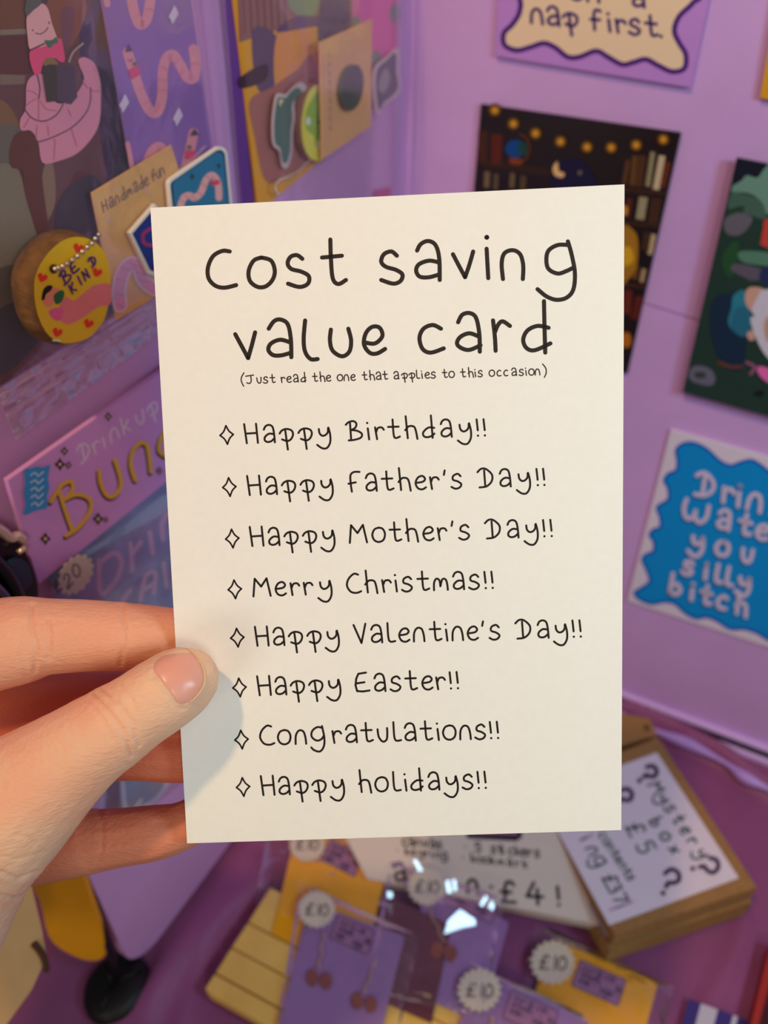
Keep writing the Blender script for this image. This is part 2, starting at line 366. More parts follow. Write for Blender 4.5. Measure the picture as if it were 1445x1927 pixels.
# ------------------------------------------------------------------ the held card
cd3 = [CP.at(*p) for p in ((283, 391), (1175, 347), (1169, 1562), (352, 1587))]
card = thing('greeting_card', 'white greeting card with black handwritten lettering held up in the hand', 'card', cd3[3])
def leaf(name, corners, back, sag):
    nx = 14; vs = []; fs = []
    for side in (0, 1):
        for j in range(2):
            for i in range(nx + 1):
                u = i / nx; p = (corners[0] * (1 - u) + corners[1] * u) if j == 0 else (corners[3] * (1 - u) + corners[2] * u)
                vs.append(p - CP.n * (back + side * .00028 + sag * u * u))
    S = 2 * (nx + 1)
    for i in range(nx):
        fs.append([i, nx + 1 + i, nx + 2 + i, i + 1]); fs.append([S + i, S + i + 1, S + nx + 2 + i, S + nx + 1 + i])
        fs.append([i, i + 1, S + i + 1, S + i]); fs.append([nx + 1 + i, S + nx + 1 + i, S + nx + 2 + i, nx + 2 + i])
    fs.append([0, S, S + nx + 1, nx + 1]); fs.append([nx, 2 * nx + 1, S + 2 * nx + 1, S + nx])
    return meshobj(name, vs, fs, M_card, card)
leaf('front_leaf', cd3, 0.0, 0.0); leaf('back_leaf', cd3, .00034, .0002)
TI = [Z(280, 340, 2.89, p) for p in [
 [(440, 385), (400, 382), (350, 410), (322, 470), (325, 530), (360, 570), (410, 582), (475, 568)],
 [(612, 418), (570, 435), (543, 490), (550, 545), (590, 577), (635, 575), (672, 540), (685, 490), (665, 435), (612, 418)],
 [(835, 425), (805, 405), (770, 415), (755, 450), (775, 480), (830, 495), (870, 520), (865, 560), (820, 578), (757, 560)],
 [(987, 320), (990, 420), (1000, 530), (1030, 562), (1072, 540)], [(942, 418), (1050, 408)]]]
TI += [Z(700, 340, 2.89, p) for p in [
 [(135, 408), (105, 385), (65, 400), (50, 440), (75, 468), (130, 485), (165, 510), (155, 545), (115, 560), (50, 540)],
 [(245, 380), (265, 345), (305, 328), (345, 350), (365, 420), (368, 540)], [(365, 445), (310, 435), (255, 455), (240, 490), (260, 522), (310, 525), (365, 510)],
 [(440, 400), (470, 458), (506, 525)], [(506, 525), (530, 455), (550, 385)], [(623, 370), (632, 530)], [(624, 308)],
 [(712, 535), (705, 450), (720, 395), (765, 378), (805, 400), (822, 460), (820, 535)],
 [(1070, 350), (1010, 350), (960, 380), (948, 430), (960, 480), (1010, 505), (1060, 490), (1100, 470)],
 [(1065, 330), (1085, 400), (1103, 500), (1095, 590), (1060, 635), (1005, 648), (950, 630), (900, 590)]]]
T2 = [Z(280, 340, 2.89, p) for p in [
 [(470, 835), (505, 900), (540, 965)], [(540, 965), (560, 895), (578, 825)],
 [(652, 805), (680, 765), (715, 755), (755, 780), (772, 860), (775, 960)], [(770, 880), (715, 865), (665, 885), (650, 920), (675, 948), (720, 950), (775, 935)],
 [(850, 760), (842, 860), (850, 930), (880, 970), (918, 970)], [(990, 810), (985, 870), (1000, 925), (1050, 955), (1090, 930), (1100, 870), (1085, 805)],
 [(1175, 880), (1230, 885), (1270, 845), (1255, 800), (1215, 795), (1180, 830), (1170, 890), (1200, 935), (1240, 940), (1285, 915)]]]
T2 += [Z(700, 340, 2.89, p) for p in [
 [(375, 805), (330, 785), (280, 805), (258, 855), (275, 915), (320, 935), (390, 912)],
 [(468, 770), (490, 730), (530, 720), (565, 745), (583, 830), (586, 930)], [(585, 850), (530, 830), (480, 850), (462, 885), (485, 910), (530, 920), (590, 895)],
 [(658, 760), (668, 850), (672, 925)], [(668, 825), (685, 785), (710, 765), (750, 790)],
 [(935, 655), (938, 800), (942, 935)], [(960, 800), (900, 790), (845, 815), (822, 865), (840, 910), (885, 922), (970, 885)]]]
for T in (TI, T2):
    a = Art(CP, 3e-5, 0)
    for k, s in enumerate(T): a.stroke(M_ink, 9.5 if len(s) == 1 else 7.9, s)
    a.obj('title_lettering', card)
def L_(s, xs): return list(zip(s.replace(' ', ''), xs))
LINES = [
 ("Happy Birthday!!", [460.8, 496.3, 526.7, 562.1, 596.5, 651.8, 692.8, 706.6, 731, 763, 794.3, 829.2, 861.2, 898, 911], 465, 834, -.031),
 ("Happy Father's Day!!", [466.4, 500.4, 530.9, 566, 600.9, 656.3, 688.1, 719.1, 750.4, 781.8, 810, 836.2, 849.5, 899.5, 940.2, 972.2, 1010.6, 1023], 470, 931.6, -.033),
 ("Happy Mother's Day!!", [471.3, 505.1, 535.6, 570.4, 604.2, 658.2, 701.1, 733.8, 764.4, 796.3, 824.5, 850.7, 864.1, 913.5, 954.8, 986.7, 1023, 1036.7], 476, 1027.5, -.032),
 ("Merry Christmas!!", [476.9, 518.4, 547.5, 572.4, 598.7, 652.7, 687.8, 719.9, 745, 756.5, 786.2, 816.7, 852.4, 882.7, 912.6, 925.7], 478, 1122.3, -.034),
 ("Happy Valentine's Day!!", [481, 514.3, 543.9, 578.8, 612.5, 666.5, 698.3, 729.3, 750.9, 778.9, 809.4, 840, 851.6, 879.8, 908.3, 921.3, 970.8, 1011.5, 1042, 1078.3, 1091.4], 485, 1215.4, -.0277),
 ("Happy Easter!!", [485.2, 517.9, 547.5, 582.1, 615.3, 668.4, 704.4, 734.9, 763.4, 794.3, 821.6, 847.2, 860.3], 490, 1308.5, -.034),
 ("Congratulations!!", [489.3, 523.4, 556.3, 585.4, 626.4, 650.7, 680.3, 711.3, 740.4, 761.5, 792, 824, 834.1, 866.1, 894.3, 922.8, 935.9], 505, 1401.6, -.028),
 ("Happy holidays!!", [492.1, 524.5, 554.4, 588.2, 622.2, 676.2, 706.6, 739.9, 763, 772.2, 805.9, 836.2, 870.5, 899.5, 912.6], 497, 1496.3, -.031)]
BUL = [(426.5, 818.5), (431.5, 916.5), (437, 1013.5), (441.7, 1109), (446.5, 1200), (450.6, 1293.8), (454.4, 1391.8), (457.3, 1481)]
for (s, xs, bx, by, sl), (cx, cy) in zip(LINES, BUL):
    Art(CP, 3e-5, 0).text((34, 22, 22), 3.9, L_(s, xs), bx, by, sl, 36).obj('lettering', card)
    a = Art(CP, 3e-5, 0)
    q = [(cx - 1.5, cy - 17.5), (cx + 12.5, cy - 1), (cx + 1.5, cy + 17.5), (cx - 12.5, cy + 1)]
    for i in range(4):
        p0, p1 = q[i], q[(i + 1) % 4]; mid = ((p0[0] + p1[0]) / 2 * .8 + cx * .2, (p0[1] + p1[1]) / 2 * .8 + cy * .2)
        a.stroke((34, 22, 22), 3.2, [p0, mid, p1])
    a.obj('bullet_mark', card)
sub = [440 + x / 4.817 for x in (65, 110, 210, 268, 330, 430, 480, 540, 605, 715, 780, 838, 938, 1000, 1060, 1165, 1230, 1290, 1350)] + \
      [730 + x / 4.661 for x in (52, 120, 185, 250, 298, 325, 378, 478, 535, 638, 705, 765, 790, 888, 955, 1015, 1085, 1150, 1210, 1235, 1292, 1360)]
Art(CP, 3e-5, 0).text((62, 42, 40), 2.35, L_('(Justreadtheonethatappliestothisoccasion)', sub), 490, 721, -.0295, 15.6).obj('small_lettering', card)
# ------------------------------------------------------------------ prints on the right-hand board
def wallcard(name, label, quad, m, cat='print', plane=RW, off=.0026, th=.0016):
    p = plane.at(*quad[3], off - th); t = thing(name, label, cat, p)
    plate('card_sheet', quad, plane, off, th, m, t); return t
t = wallcard('art_print', 'lilac and cream print reading nap first, at the top of the right board', [(955, -300), (1385, -245), (1300, 165), (932, 105)], mat('lilac_print', (196, 142, 226), .45, .3))
a = Art(RW, .0026)
napo = Z(800, 0, 2.24, [(300, -560), (390, -60), (400, 40), (370, 100), (332, 140), (335, 190), (385, 212), (440, 200), (500, 182), (550, 202), (600, 240), (650, 240), (720, 215), (770, 240), (830, 272), (880, 262), (930, 250), (980, 275), (1040, 302), (1092, 288), (1098, 230), (1070, 180), (1050, 130), (1070, 70), (1130, 10), (1165, -60), (1180, -500)])
a.fill((245, 218, 182), napo).stroke((84, 40, 130), 10, napo, closed=True)
a.text((78, 46, 118), 6.5, L_('napfirst.', [1000, 1030, 1060, 1112, 1146, 1160, 1184, 1215, 1244]), 1000, 43, .11, 38)
a.text((78, 46, 118), 6.5, L_('ona', [1072, 1106, 1190]), 1105, 2, .11, 38)
a.obj('printed_design', t)
t = wallcard('art_print', 'dark print of a night library with string lights, half behind the held card', [(905, 196), (1281, 250), (1180, 703), (868, 645)], mat('night_print', (30, 20, 24), .35, .4))
a = Art(RW, .0026)
a.fill((52, 32, 26), [(905, 300), (1040, 318), (1038, 332), (905, 314)], False)
for x, w_, c, y0, y1 in ((900, 18, (70, 36, 24), 245, 305), (925, 20, (92, 34, 22), 252, 308), (912, 10, (120, 100, 70), 322, 352), (930, 8, (96, 80, 60), 326, 356), (960, 9, (110, 92, 62), 325, 352), (980, 10, (88, 70, 50), 330, 356)):
    a.fill(c, [(x, y0), (x + w_, y0 + 2), (x + w_ - 2, y1 + 2), (x - 2, y1)], False)
def book(c, x0, y0, x1, y1, sk): a.fill(c, [(x0, y0), (x1, y0 + 2), (x1 + sk, y1 + 2), (x0 + sk, y1)], False)
for b in (((96, 60, 34), 1178, 300, 1186, 345, -8), ((104, 66, 34), 1190, 292, 1200, 348, -6), ((84, 52, 26), 1202, 292, 1216, 350, -8), ((150, 140, 104), 1224, 285, 1233, 350, -10), ((205, 186, 150), 1240, 292, 1252, 356, -12), ((110, 48, 26), 1253, 304, 1262, 352, -11),
          ((160, 150, 116), 1203, 370, 1219, 412, -7), ((70, 44, 30), 1226, 372, 1246, 420, -8), ((92, 40, 26), 1180, 372, 1190, 408, -5),
          ((190, 168, 130), 1226, 440, 1235, 478, -8), ((70, 44, 28), 1212, 436, 1226, 470, -6), ((180, 150, 110), 1208, 505, 1216, 530, -5), ((120, 76, 26), 1193, 498, 1202, 524, -4),
          ((110, 40, 26), 1176, 545, 1190, 590, -4), ((96, 34, 26), 1196, 556, 1212, 600, -10)): book(*b)
a.fill((60, 36, 26), [(1172, 350), (1256, 360), (1253, 370), (1170, 362)], False); a.fill((60, 36, 26), [(1172, 414), (1242, 422), (1240, 430), (1172, 424)], False)
a.fill((66, 38, 26), [(1172, 530), (1216, 536), (1214, 544), (1172, 540)], False)
a.fill((170, 120, 30), [(1172, 430), (1190, 432), (1200, 452), (1198, 500), (1180, 528), (1172, 528)]).fill((222, 170, 30), [(1174, 466), (1188, 468), (1192, 490), (1180, 500), (1174, 498)])
a.fill((200, 140, 40), [(1172, 388), (1181, 390), (1180, 404), (1172, 404)]).dot((190, 110, 20), 1179, 640, 9, 15)
a.fill((26, 22, 60), [(1040, 350), (1045, 315), (1065, 300), (1090, 300), (1110, 318), (1118, 352)]).dot((10, 70, 140), 970, 280, 19, 17).dot((26, 70, 70), 983, 280, 9, 14)
a.stroke((110, 60, 30), 3, [(978, 252), (992, 262), (996, 282), (988, 300), (972, 306)]).fill((130, 60, 30), [(958, 298), (982, 300), (980, 310), (962, 309)])
a.fill((236, 190, 130), [(1048, 304), (1040, 316), (1044, 330), (1058, 334), (1062, 326), (1052, 322), (1050, 312)]).dot((120, 110, 90), 1091, 325, 4)
for x, y in ((931, 207.6), (966, 233), (1007.6, 251), (1054.5, 266.5), (1104.5, 276.8), (1150, 277.7), (1197, 273), (1248, 262.5)):
    a.dot((70, 46, 18), x, y, 13).dot((140, 94, 20), x, y, 9.5).dot((220, 158, 50), x, y, 5.5)
a.obj('printed_design', t)
t = wallcard('art_print', 'dark green print of a white-bearded garden gnome at the right edge', [(1386, 297), (1720, 362), (1640, 838), (1284, 738)], mat('forest_print', (36, 62, 54), .4, .35), off=.006, th=.0016)
a = Art(RW, .006)
a.fill((20, 24, 44), [(1386, 298), (1560, 332), (1540, 380), (1378, 345)], False)
a.fill((110, 152, 138), [(1379, 350), (1395, 340), (1405, 330), (1425, 334), (1438, 318), (1460, 300), (1500, 330), (1500, 420), (1440, 400), (1425, 372), (1400, 362), (1378, 362)])
a.fill((70, 104, 92), [(1378, 362), (1400, 366), (1432, 378), (1440, 412), (1400, 400), (1370, 392)]).fill((36, 70, 44), [(1372, 395), (1400, 388), (1390, 410), (1370, 412)])
a.fill((104, 100, 112), [(1366, 410), (1392, 400), (1416, 412), (1396, 440), (1372, 442), (1362, 428)]).fill((36, 84, 48), [(1365, 470), (1390, 455), (1378, 520), (1358, 500)])
a.fill((88, 134, 112), [(1388, 480), (1400, 472), (1450, 476), (1500, 490), (1500, 505), (1440, 500), (1400, 494)]).fill((96, 90, 104), [(1376, 508), (1386, 496), (1440, 508), (1470, 520), (1420, 528), (1404, 524)])
a.fill((206, 70, 62), [(1436, 430), (1432, 452), (1434, 462), (1480, 470), (1490, 400), (1442, 412)])
a.fill((40, 50, 96), [(1445, 500), (1432, 530), (1500, 560), (1520, 510)])
a.fill((22, 46, 72), [(1346, 560), (1372, 552), (1400, 560), (1400, 690), (1360, 686), (1340, 640), (1336, 590)])
a.fill((44, 134, 156), [(1380, 556), (1400, 546), (1410, 575), (1412, 600), (1402, 632), (1386, 628), (1370, 608), (1376, 580)]).fill((38, 112, 140), [(1384, 580), (1410, 582), (1414, 610), (1400, 634), (1376, 616)])
a.fill((214, 165, 150), [(1405, 545), (1420, 540), (1440, 548), (1432, 580), (1412, 584), (1402, 566)]).fill((214, 165, 150), [(1405, 628), (1416, 622), (1420, 638), (1410, 640)])
a.fill((214, 210, 226), [(1425, 560), (1440, 545), (1500, 560), (1520, 700), (1470, 690), (1440, 668), (1420, 630), (1412, 600), (1420, 594), (1414, 584)])
a.fill((202, 160, 140), [(1440, 600), (1470, 596), (1470, 650), (1442, 640)])
a.stroke((110, 64, 46), 6, [(1352, 682), (1375, 690), (1396, 690)]).fill((240, 110, 190), [(1424, 694), (1436, 690), (1470, 706), (1460, 726), (1434, 712)])
a.stroke((160, 100, 130), 5, [(1404, 682), (1420, 690), (1412, 704)]).fill((108, 108, 128), [(1298, 696), (1312, 688), (1336, 694), (1346, 712), (1336, 726), (1300, 716)]).fill((60, 70, 74), [(1306, 702), (1324, 700), (1328, 710), (1312, 712)])
a.fill((28, 26, 34), [(1420, 738), (1434, 735), (1436, 744), (1424, 746)])
a.obj('printed_design', t)
t = wallcard('art_print', 'white print with a wavy blue panel reading Drink Water, low on the right board', [(1262, 809), (1602, 905), (1520, 1242), (1180, 1131)], mat('white_print', (232, 222, 240), .4, .35))
a = Art(RW, .0026)
wo = Z(1150, 780, 4.0136, [(490, 270), (540, 222), (620, 215), (720, 260), (820, 350), (900, 385), (980, 360), (1060, 345), (1140, 390), (1184, 425), (1300, 480), (1500, 520), (1640, 600), (1600, 800), (1520, 1000), (1500, 1300), (1380, 1500), (1400, 1720), (1300, 1740), (1184, 1700), (1100, 1650), (1000, 1620), (900, 1620), (800, 1560), (720, 1530), (640, 1540), (560, 1500), (480, 1430), (400, 1415), (300, 1430), (205, 1390), (178, 1345), (230, 1310), (290, 1260), (270, 1180), (235, 1100), (260, 1060), (320, 1030), (320, 960), (290, 910), (320, 870), (370, 850), (370, 780), (345, 710), (370, 680), (430, 640), (430, 560), (400, 500), (430, 450), (490, 420), (500, 350)])
a.fill((0, 150, 228), wo).stroke((14, 84, 200), 5, wo, closed=True)
RWS = [('Drink', [1304, 1357, 1386, 1405, 1448], 1304, 929, .28, 44), ('Water', [1283, 1348, 1388, 1421, 1455], 1283, 974, .27, 38), ('you', [1296, 1345, 1394], 1298, 1030, .26, 35), ('silly', [1283, 1325, 1344, 1364, 1385], 1284, 1078, .27, 33), ('bitch', [1257, 1299, 1316, 1347, 1382], 1259, 1116, .30, 34)]
for col, dx, dy, wd in (((20, 92, 160), -2.5, 3.5, 8.4), ((226, 210, 240), 0, 0, 8)):
    for s, xs, bx, by, sl, sc in RWS:
        a.text(col, wd, L_(s, [x + dx for x in xs]), bx + dx, by + dy, sl, sc, up=(.2, -.97))
a.obj('printed_design', t)
t = wallcard('art_print', 'plain yellow card cut off by the top of the right picture edge', [(1478, -100), (1740, -50), (1690, 238), (1430, 184)], mat('yellow_print', (226, 162, 20), .5))
# ------------------------------------------------------------------ left-hand board: bag one and what is in it
t = wallcard('art_print', 'brown library print of a pink worm reading a book, in the left bag', [(-150, -200), (157, -200), (290, 545), (-100, 790)], mat('brown_print', lift((92, 56, 50)), .4, .3, .25, 40), plane=LW, off=.0035, th=.0012)
a = Art(LW, .0035)
a.fill((38, 24, 40), [(165, -150), (188, 0), (248, 330), (275, 480), (215, 520), (200, 330), (165, 120), (150, -50)], False).fill((62, 44, 66), [(150, 0), (170, 0), (182, 120), (160, 200), (150, 90)])
a.fill((104, 60, 34), [(0, 0), (48, 0), (46, 55), (0, 55)], False).fill((120, 98, 80), [(0, 56), (48, 54), (50, 64), (0, 66)], False).fill((84, 40, 34), [(0, 68), (52, 66), (58, 140), (0, 138)], False)
a.fill((112, 88, 72), [(0, 140), (48, 142), (46, 158), (0, 160)], False).fill((112, 76, 44), [(-20, 190), (10, 192), (30, 220), (34, 245), (-20, 262)]).fill((92, 80, 66), [(-20, 245), (38, 240), (30, 300), (-20, 325)])
a.fill((120, 66, 40), [(90, 0), (160, 0), (150, 60), (125, 90), (100, 60)]).fill((104, 60, 62), [(115, 20), (140, 18), (135, 70), (120, 90)])
a.fill((112, 98, 78), [(-20, 335), (30, 315), (52, 380), (75, 440), (90, 500), (-20, 560)]).fill((80, 70, 60), [(-20, 520), (60, 500), (80, 560), (30, 640), (-20, 640)]).fill((56, 50, 60), [(-20, 600), (60, 560), (90, 610), (30, 690), (-20, 700)])
a.fill((88, 34, 22), [(140, 330), (160, 325), (175, 370), (150, 400), (135, 370)]).fill((50, 40, 44), [(110, 380), (180, 330), (210, 460), (120, 500)])
a.fill((120, 92, 68), [(84, 310), (100, 312), (104, 380), (84, 420), (76, 370)])
a.fill((86, 42, 24), [(18, 285), (28, 255), (48, 245), (64, 258), (76, 310), (82, 360), (92, 430), (96, 470), (80, 470), (60, 410), (46, 360), (42, 320), (22, 315)])
# worm
a.fill((192, 118, 132), [(40, 245), (38, 225), (48, 205), (50, 160), (62, 142), (80, 140), (90, 170), (110, 195), (140, 180), (158, 150), (150, 125), (148, 112), (160, 108), (178, 120), (188, 150), (190, 185), (184, 240), (150, 285), (110, 303), (80, 306), (72, 268), (58, 246)])
for st in ([(46, 205), (60, 222), (82, 228), (104, 218), (117, 200), (118, 190)], [(70, 268), (100, 258), (135, 240), (160, 215), (170, 190), (170, 165)], [(70, 140), (75, 165), (73, 185)]): a.stroke((92, 56, 72), 2.6, st)
for st in ([(48, 171), (60, 172), (72, 180)], [(50, 198), (60, 190), (70, 186)], [(73, 186), (73, 226)], [(76, 190), (88, 205), (106, 208)], [(45, 240), (55, 222)], [(70, 236), (68, 262)], [(90, 236), (92, 255)], [(128, 205), (134, 218)], [(104, 262), (102, 300)], [(135, 243), (145, 275)], [(155, 152), (165, 165)], [(172, 170), (188, 172)]): a.stroke((168, 92, 104), 1.8, st)
a.fill((206, 142, 138), [(50, 35), (58, 22), (78, 7), (90, 16), (98, 45), (107, 70), (108, 78), (84, 88), (58, 94), (52, 70)]).fill((204, 66, 100), [(56, 98), (86, 86), (112, 72), (118, 84), (122, 114), (112, 116), (104, 110), (88, 112), (80, 124), (76, 138), (64, 138)])
a.fill((84, 78, 70), [(50, 0), (60, -12), (74, -8), (78, 6), (62, 20), (51, 30), (47, 18)])
a.stroke((120, 70, 74), 2.2, [(67, 62), (76, 64), (86, 58), (90, 52)]).stroke((90, 56, 56), 2, [(62, 56), (61, 58)]).stroke((90, 56, 56), 2, [(92, 41), (93, 45)]).stroke((96, 46, 60), 3, [(58, 94), (84, 82)])
a.fill((66, 92, 66), [(84, 76), (92, 76), (100, 74), (106, 70), (109, 80), (100, 84), (94, 90), (90, 88)])
a.fill((120, 92, 50), [(84, 114), (92, 108), (104, 112), (108, 122), (84, 124)]).fill((56, 46, 30), [(79, 128), (92, 121), (106, 122), (108, 190), (88, 192)], False).fill((70, 52, 62), [(106, 122), (140, 124), (142, 160), (146, 182), (134, 196), (108, 190)], False)
a.stroke((150, 122, 108), 4, [(130, 116), (138, 98), (156, 82)])
a.obj('printed_design', t)
t = wallcard('bookmark', 'purple bookmark patterned with pink worms, in the left bag', [(165, -150), (330, -190), (418, 395), (266, 425)], mat('purple_bookmark', lift((124, 88, 152)), .4, .35), 'bookmark', LW, .0050, .0006)
a = Art(LW, .0050); PK = (222, 128, 138)
for pth, wd in (([(245, -20), (252, 20), (263, 46), (276, 36), (283, 0), (286, -20)], 19), ([(240, 98), (250, 130), (266, 178), (284, 210), (298, 208), (305, 180), (306, 140), (312, 112), (325, 103), (338, 120), (352, 145), (365, 146), (368, 120), (364, 92)], 19), ([(364, 250), (358, 280), (350, 312), (346, 340)], 19), ([(240, 270), (246, 300), (250, 330)], 9), ([(276, 310), (286, 285), (300, 276), (310, 290)], 18), ([(199, -10), (202, 8)], 12)):
    a.stroke(PK, wd, pth)
for x, y, dx, dy in ((253, 145, 16, -6), (261, 170, 16, -8), (272, 196, 14, -12), (296, 210, 4, -18), (297, 170, 18, 0), (298, 150, 18, 2), (302, 125, 16, 8), (318, 103, 3, 16), (334, 112, -10, 14), (346, 132, -10, 12), (358, 152, 2, -16), (360, 120, 16, 0), (258, 30, 12, -8), (270, 38, 0, 14), (276, 15, 14, 4)):
    a.stroke((196, 92, 112), 1.5, [(x, y), (x + dx, y + dy)])
a.fill((206, 60, 100), [(241, 132), (260, 122), (264, 140), (248, 150)], False).fill((206, 60, 100), [(350, 282), (370, 284), (366, 302), (348, 298)], False)
a.fill((64, 56, 76), [(236, 98), (242, 82), (250, 96)], False).fill((64, 56, 76), [(358, 256), (366, 242), (375, 254)], False).dot((70, 104, 70), 254, 120, 4).dot((70, 104, 70), 357, 277, 4).stroke((130, 70, 80), 1.5, [(242, 112), (246, 115), (250, 110)])
for x, y in ((326, 28), (233, 195), (334, 220)): a.fill((196, 176, 196), [(x - 9, y + 4), (x + 2, y - 18), (x + 6, y - 12), (x + 10, y - 2), (x - 2, y + 18), (x - 5, y + 8)], False)
a.obj('printed_pattern', t)
t = wallcard('backing_card', 'kraft backing card handwritten Handmade fun, in the left bag', [(173, 363), (322, 273), (392, 498), (219, 602)], M_kraft2, 'card', LW, .0075, .0006)
a = Art(LW, .0075)
a.text((104, 78, 66), 2.6, L_('Handmadefun', [194, 207, 218, 229, 240, 253, 263, 273, 287, 295, 303]), 194, 400, -.62, 20, up=(-.16, -1), ax=(.62, -.40))
for x, y in ((180, 380), (206, 414), (219, 355), (278, 362), (274, 354)): a.star((196, 140, 160), x, y, 4.5)
a.obj('printed_lettering', t)
def pin(name, label, out, inner, c, extra, off):
    t = thing(name, label, 'badge', LW.at(*out[0], off))
    plate('rim', out, LW, off, .0016, mat('cream_rim', lift((214, 196, 186)), .5), t)
    a = Art(LW, off); a.fill((26, 34, 52), inner, False); cx = sum(p[0] for p in inner) / len(inner); cy = sum(p[1] for p in inner) / len(inner)
    a.fill(c, [(cx + (x - cx) * .94, cy + (y - cy) * .94) for x, y in inner], False); extra(a); a.obj('enamel_face', t)
def wx(a):
    a.stroke((204, 148, 142), 13, [(340, 386), (346, 372), (356, 368), (366, 372), (378, 362), (388, 338), (400, 330), (410, 345), (412, 372)])
    for x, y in ((343, 378), (352, 370), (364, 371), (376, 364), (384, 348), (392, 334), (404, 336)): a.stroke((170, 104, 110), 1.4, [(x - 5, y - 4), (x + 5, y + 5)])
    a.fill((190, 60, 80), [(396, 342), (412, 338), (414, 346), (398, 350)], False).star((50, 66, 60), 362, 332, 7).star((50, 66, 60), 412, 312, 6)
pin('enamel_pin', 'teal enamel pin with a pink worm, just above the held card corner', rounded([(317, 340), (415, 274), (427, 282), (438, 396), (322, 400)], 8), rounded([(320, 344), (412, 280), (423, 286), (433, 394), (326, 398)], 8), (44, 104, 132), wx, .0105)
pin('enamel_pin', 'dark blue enamel pin peeking out left of the held card top', [(244, 439), (292, 384), (330, 440), (296, 520), (280, 516)], [(249, 440), (290, 392), (324, 440), (292, 512), (282, 508)], (32, 52, 112), lambda a: a.stroke((150, 50, 90), 6, [(284, 430), (270, 440), (272, 458), (290, 462)]), .0105)
t = thing('worm_sticker', 'pale pink worm sticker with white outline under the dark blue pin', 'sticker', LW.at(225, 590, .009))
wp = [(226, 575), (224, 545), (232, 512), (248, 496), (262, 505), (268, 525), (284, 540), (296, 545)]
a = Art(LW, .0082); a.stroke((214, 176, 190), 27, wp).stroke((196, 130, 158), 21, wp)
for i in range(0, 24, 3):
    q = smoothp(wp); x, y = q[min(i, len(q) - 1)]; a.stroke((176, 104, 136), 1.6, [(x - 8, y - 3), (x + 8, y + 3)])
a.obj('sticker_face', t)
# wood slice keyring
sl = [(430, 582), (520, 600), (592, 665), (628, 780), (630, 900), (600, 1050), (545, 1130), (480, 1180), (360, 1200), (270, 1150), (215, 1050), (190, 930), (195, 810), (250, 700), (340, 612)]
sl = Z(0, 250, 3.01, sl)
t = thing('wood_slice_keyring', 'round wood slice keyring painted yellow and lettered BE KIND', 'keyring', LW.at(130, 640, .004))
ring = smooth([(p[0], p[1], 0) for p in sl], True, 6); n = len(ring); fr = [LW.at(p.x, p.y, .0150) for p in ring]
cen = sum(fr, Vector()) / n; vs = []; fs = []
for lv, (d, g) in enumerate(((0, .97), (.0006, 1.0), (.003, 1.035), (.006, 1.04), (.0085, 1.03), (.0095, .98))):
    for i, v in enumerate(fr):
        k = 1 + (.018 * noise.noise(Vector((i * .55, lv * .8, 0))) if lv > 1 else 0)
        vs.append(cen + (v - cen) * (g * k) - LW.n * d)
for l in range(5):
    for i in range(n): fs.append([l * n + i, (l + 1) * n + i, (l + 1) * n + (i + 1) % n, l * n + (i + 1) % n])
fs.append(list(range(n))); fs.append([5 * n + i for i in reversed(range(n))])
meshobj('wood_slice', vs, fs, M_bark, t)
a = Art(LW, .0150)
c0 = (136.0, 546.0); a.fill((206, 162, 34), [(c0[0] + (x - c0[0]) * .975, c0[1] + (y - c0[1]) * .975) for x, y in sl])
zz = lambda pts: Z(0, 250, 3.01, pts)
a.fill((214, 110, 108), zz([(370, 930), (420, 950), (470, 910), (530, 865), (600, 852), (628, 870), (625, 970), (560, 985), (480, 1040), (420, 1075), (380, 1085), (340, 1060), (330, 1000)]))
a.fill((236, 88, 128), zz([(275, 1010), (320, 990), (360, 1000), (340, 1060), (300, 1055)])).fill((208, 120, 96), zz([(245, 955), (290, 890), (330, 880), (350, 930), (320, 960), (280, 985), (262, 985)]))
a.fill((30, 22, 24), zz([(235, 945), (245, 890), (270, 865), (298, 868), (290, 890), (262, 915), (250, 945)])).fill((44, 92, 52), zz([(305, 920), (350, 890), (365, 915), (345, 960), (315, 968)]))
def heart(x, y, s, r=.3):
    P = [(0, .9), (-.9, 0), (-.8, -.6), (-.35, -.75), (0, -.35), (.35, -.75), (.8, -.6), (.9, 0)]
    return [(x + s * (px * math.cos(r) - py * math.sin(r)), y + s * (px * math.sin(r) + py * math.cos(r))) for px, py in P]
for x, y in ((240, 820), (443, 652), (550, 790), (502, 1080), (325, 1130)): a.fill((214, 52, 30), heart(x / 3.01, 250 + y / 3.01, 10))
NV = (82, 46, 96)
a.text(NV, 4.2, [('B', 119)], 119, 538, -1, 26, up=(-.35, -.85), ax=(.75, -.62)); a.text(NV, 4.2, [('E', 137)], 137, 517, -1, 22, up=(-.35, -.85), ax=(.75, -.62))
for ch, x, y in (('K', 136, 553), ('I', 153, 536), ('N', 161, 528), ('D', 172, 504)): a.text(NV, 4, [(ch, x)], x, y, -1, 18, up=(-.4, -.85), ax=(.75, -.62))
a.dot((70, 50, 24), 101, 506, 8, 9).dot((20, 14, 10), 102, 506, 5, 6)
a.stroke((225, 222, 200), 3, zz([(300, 1175), (340, 1178)]))
a.obj('painted_face', t)
ch = [LW.at(x, y, .0166) for x, y in smoothp(zz([(312, 770), (340, 762), (372, 748), (410, 720), (448, 690), (485, 655), (520, 625), (545, 590), (570, 565)]))[::3]]
beads('bead_chain', ch, .00080, M_silver, t)
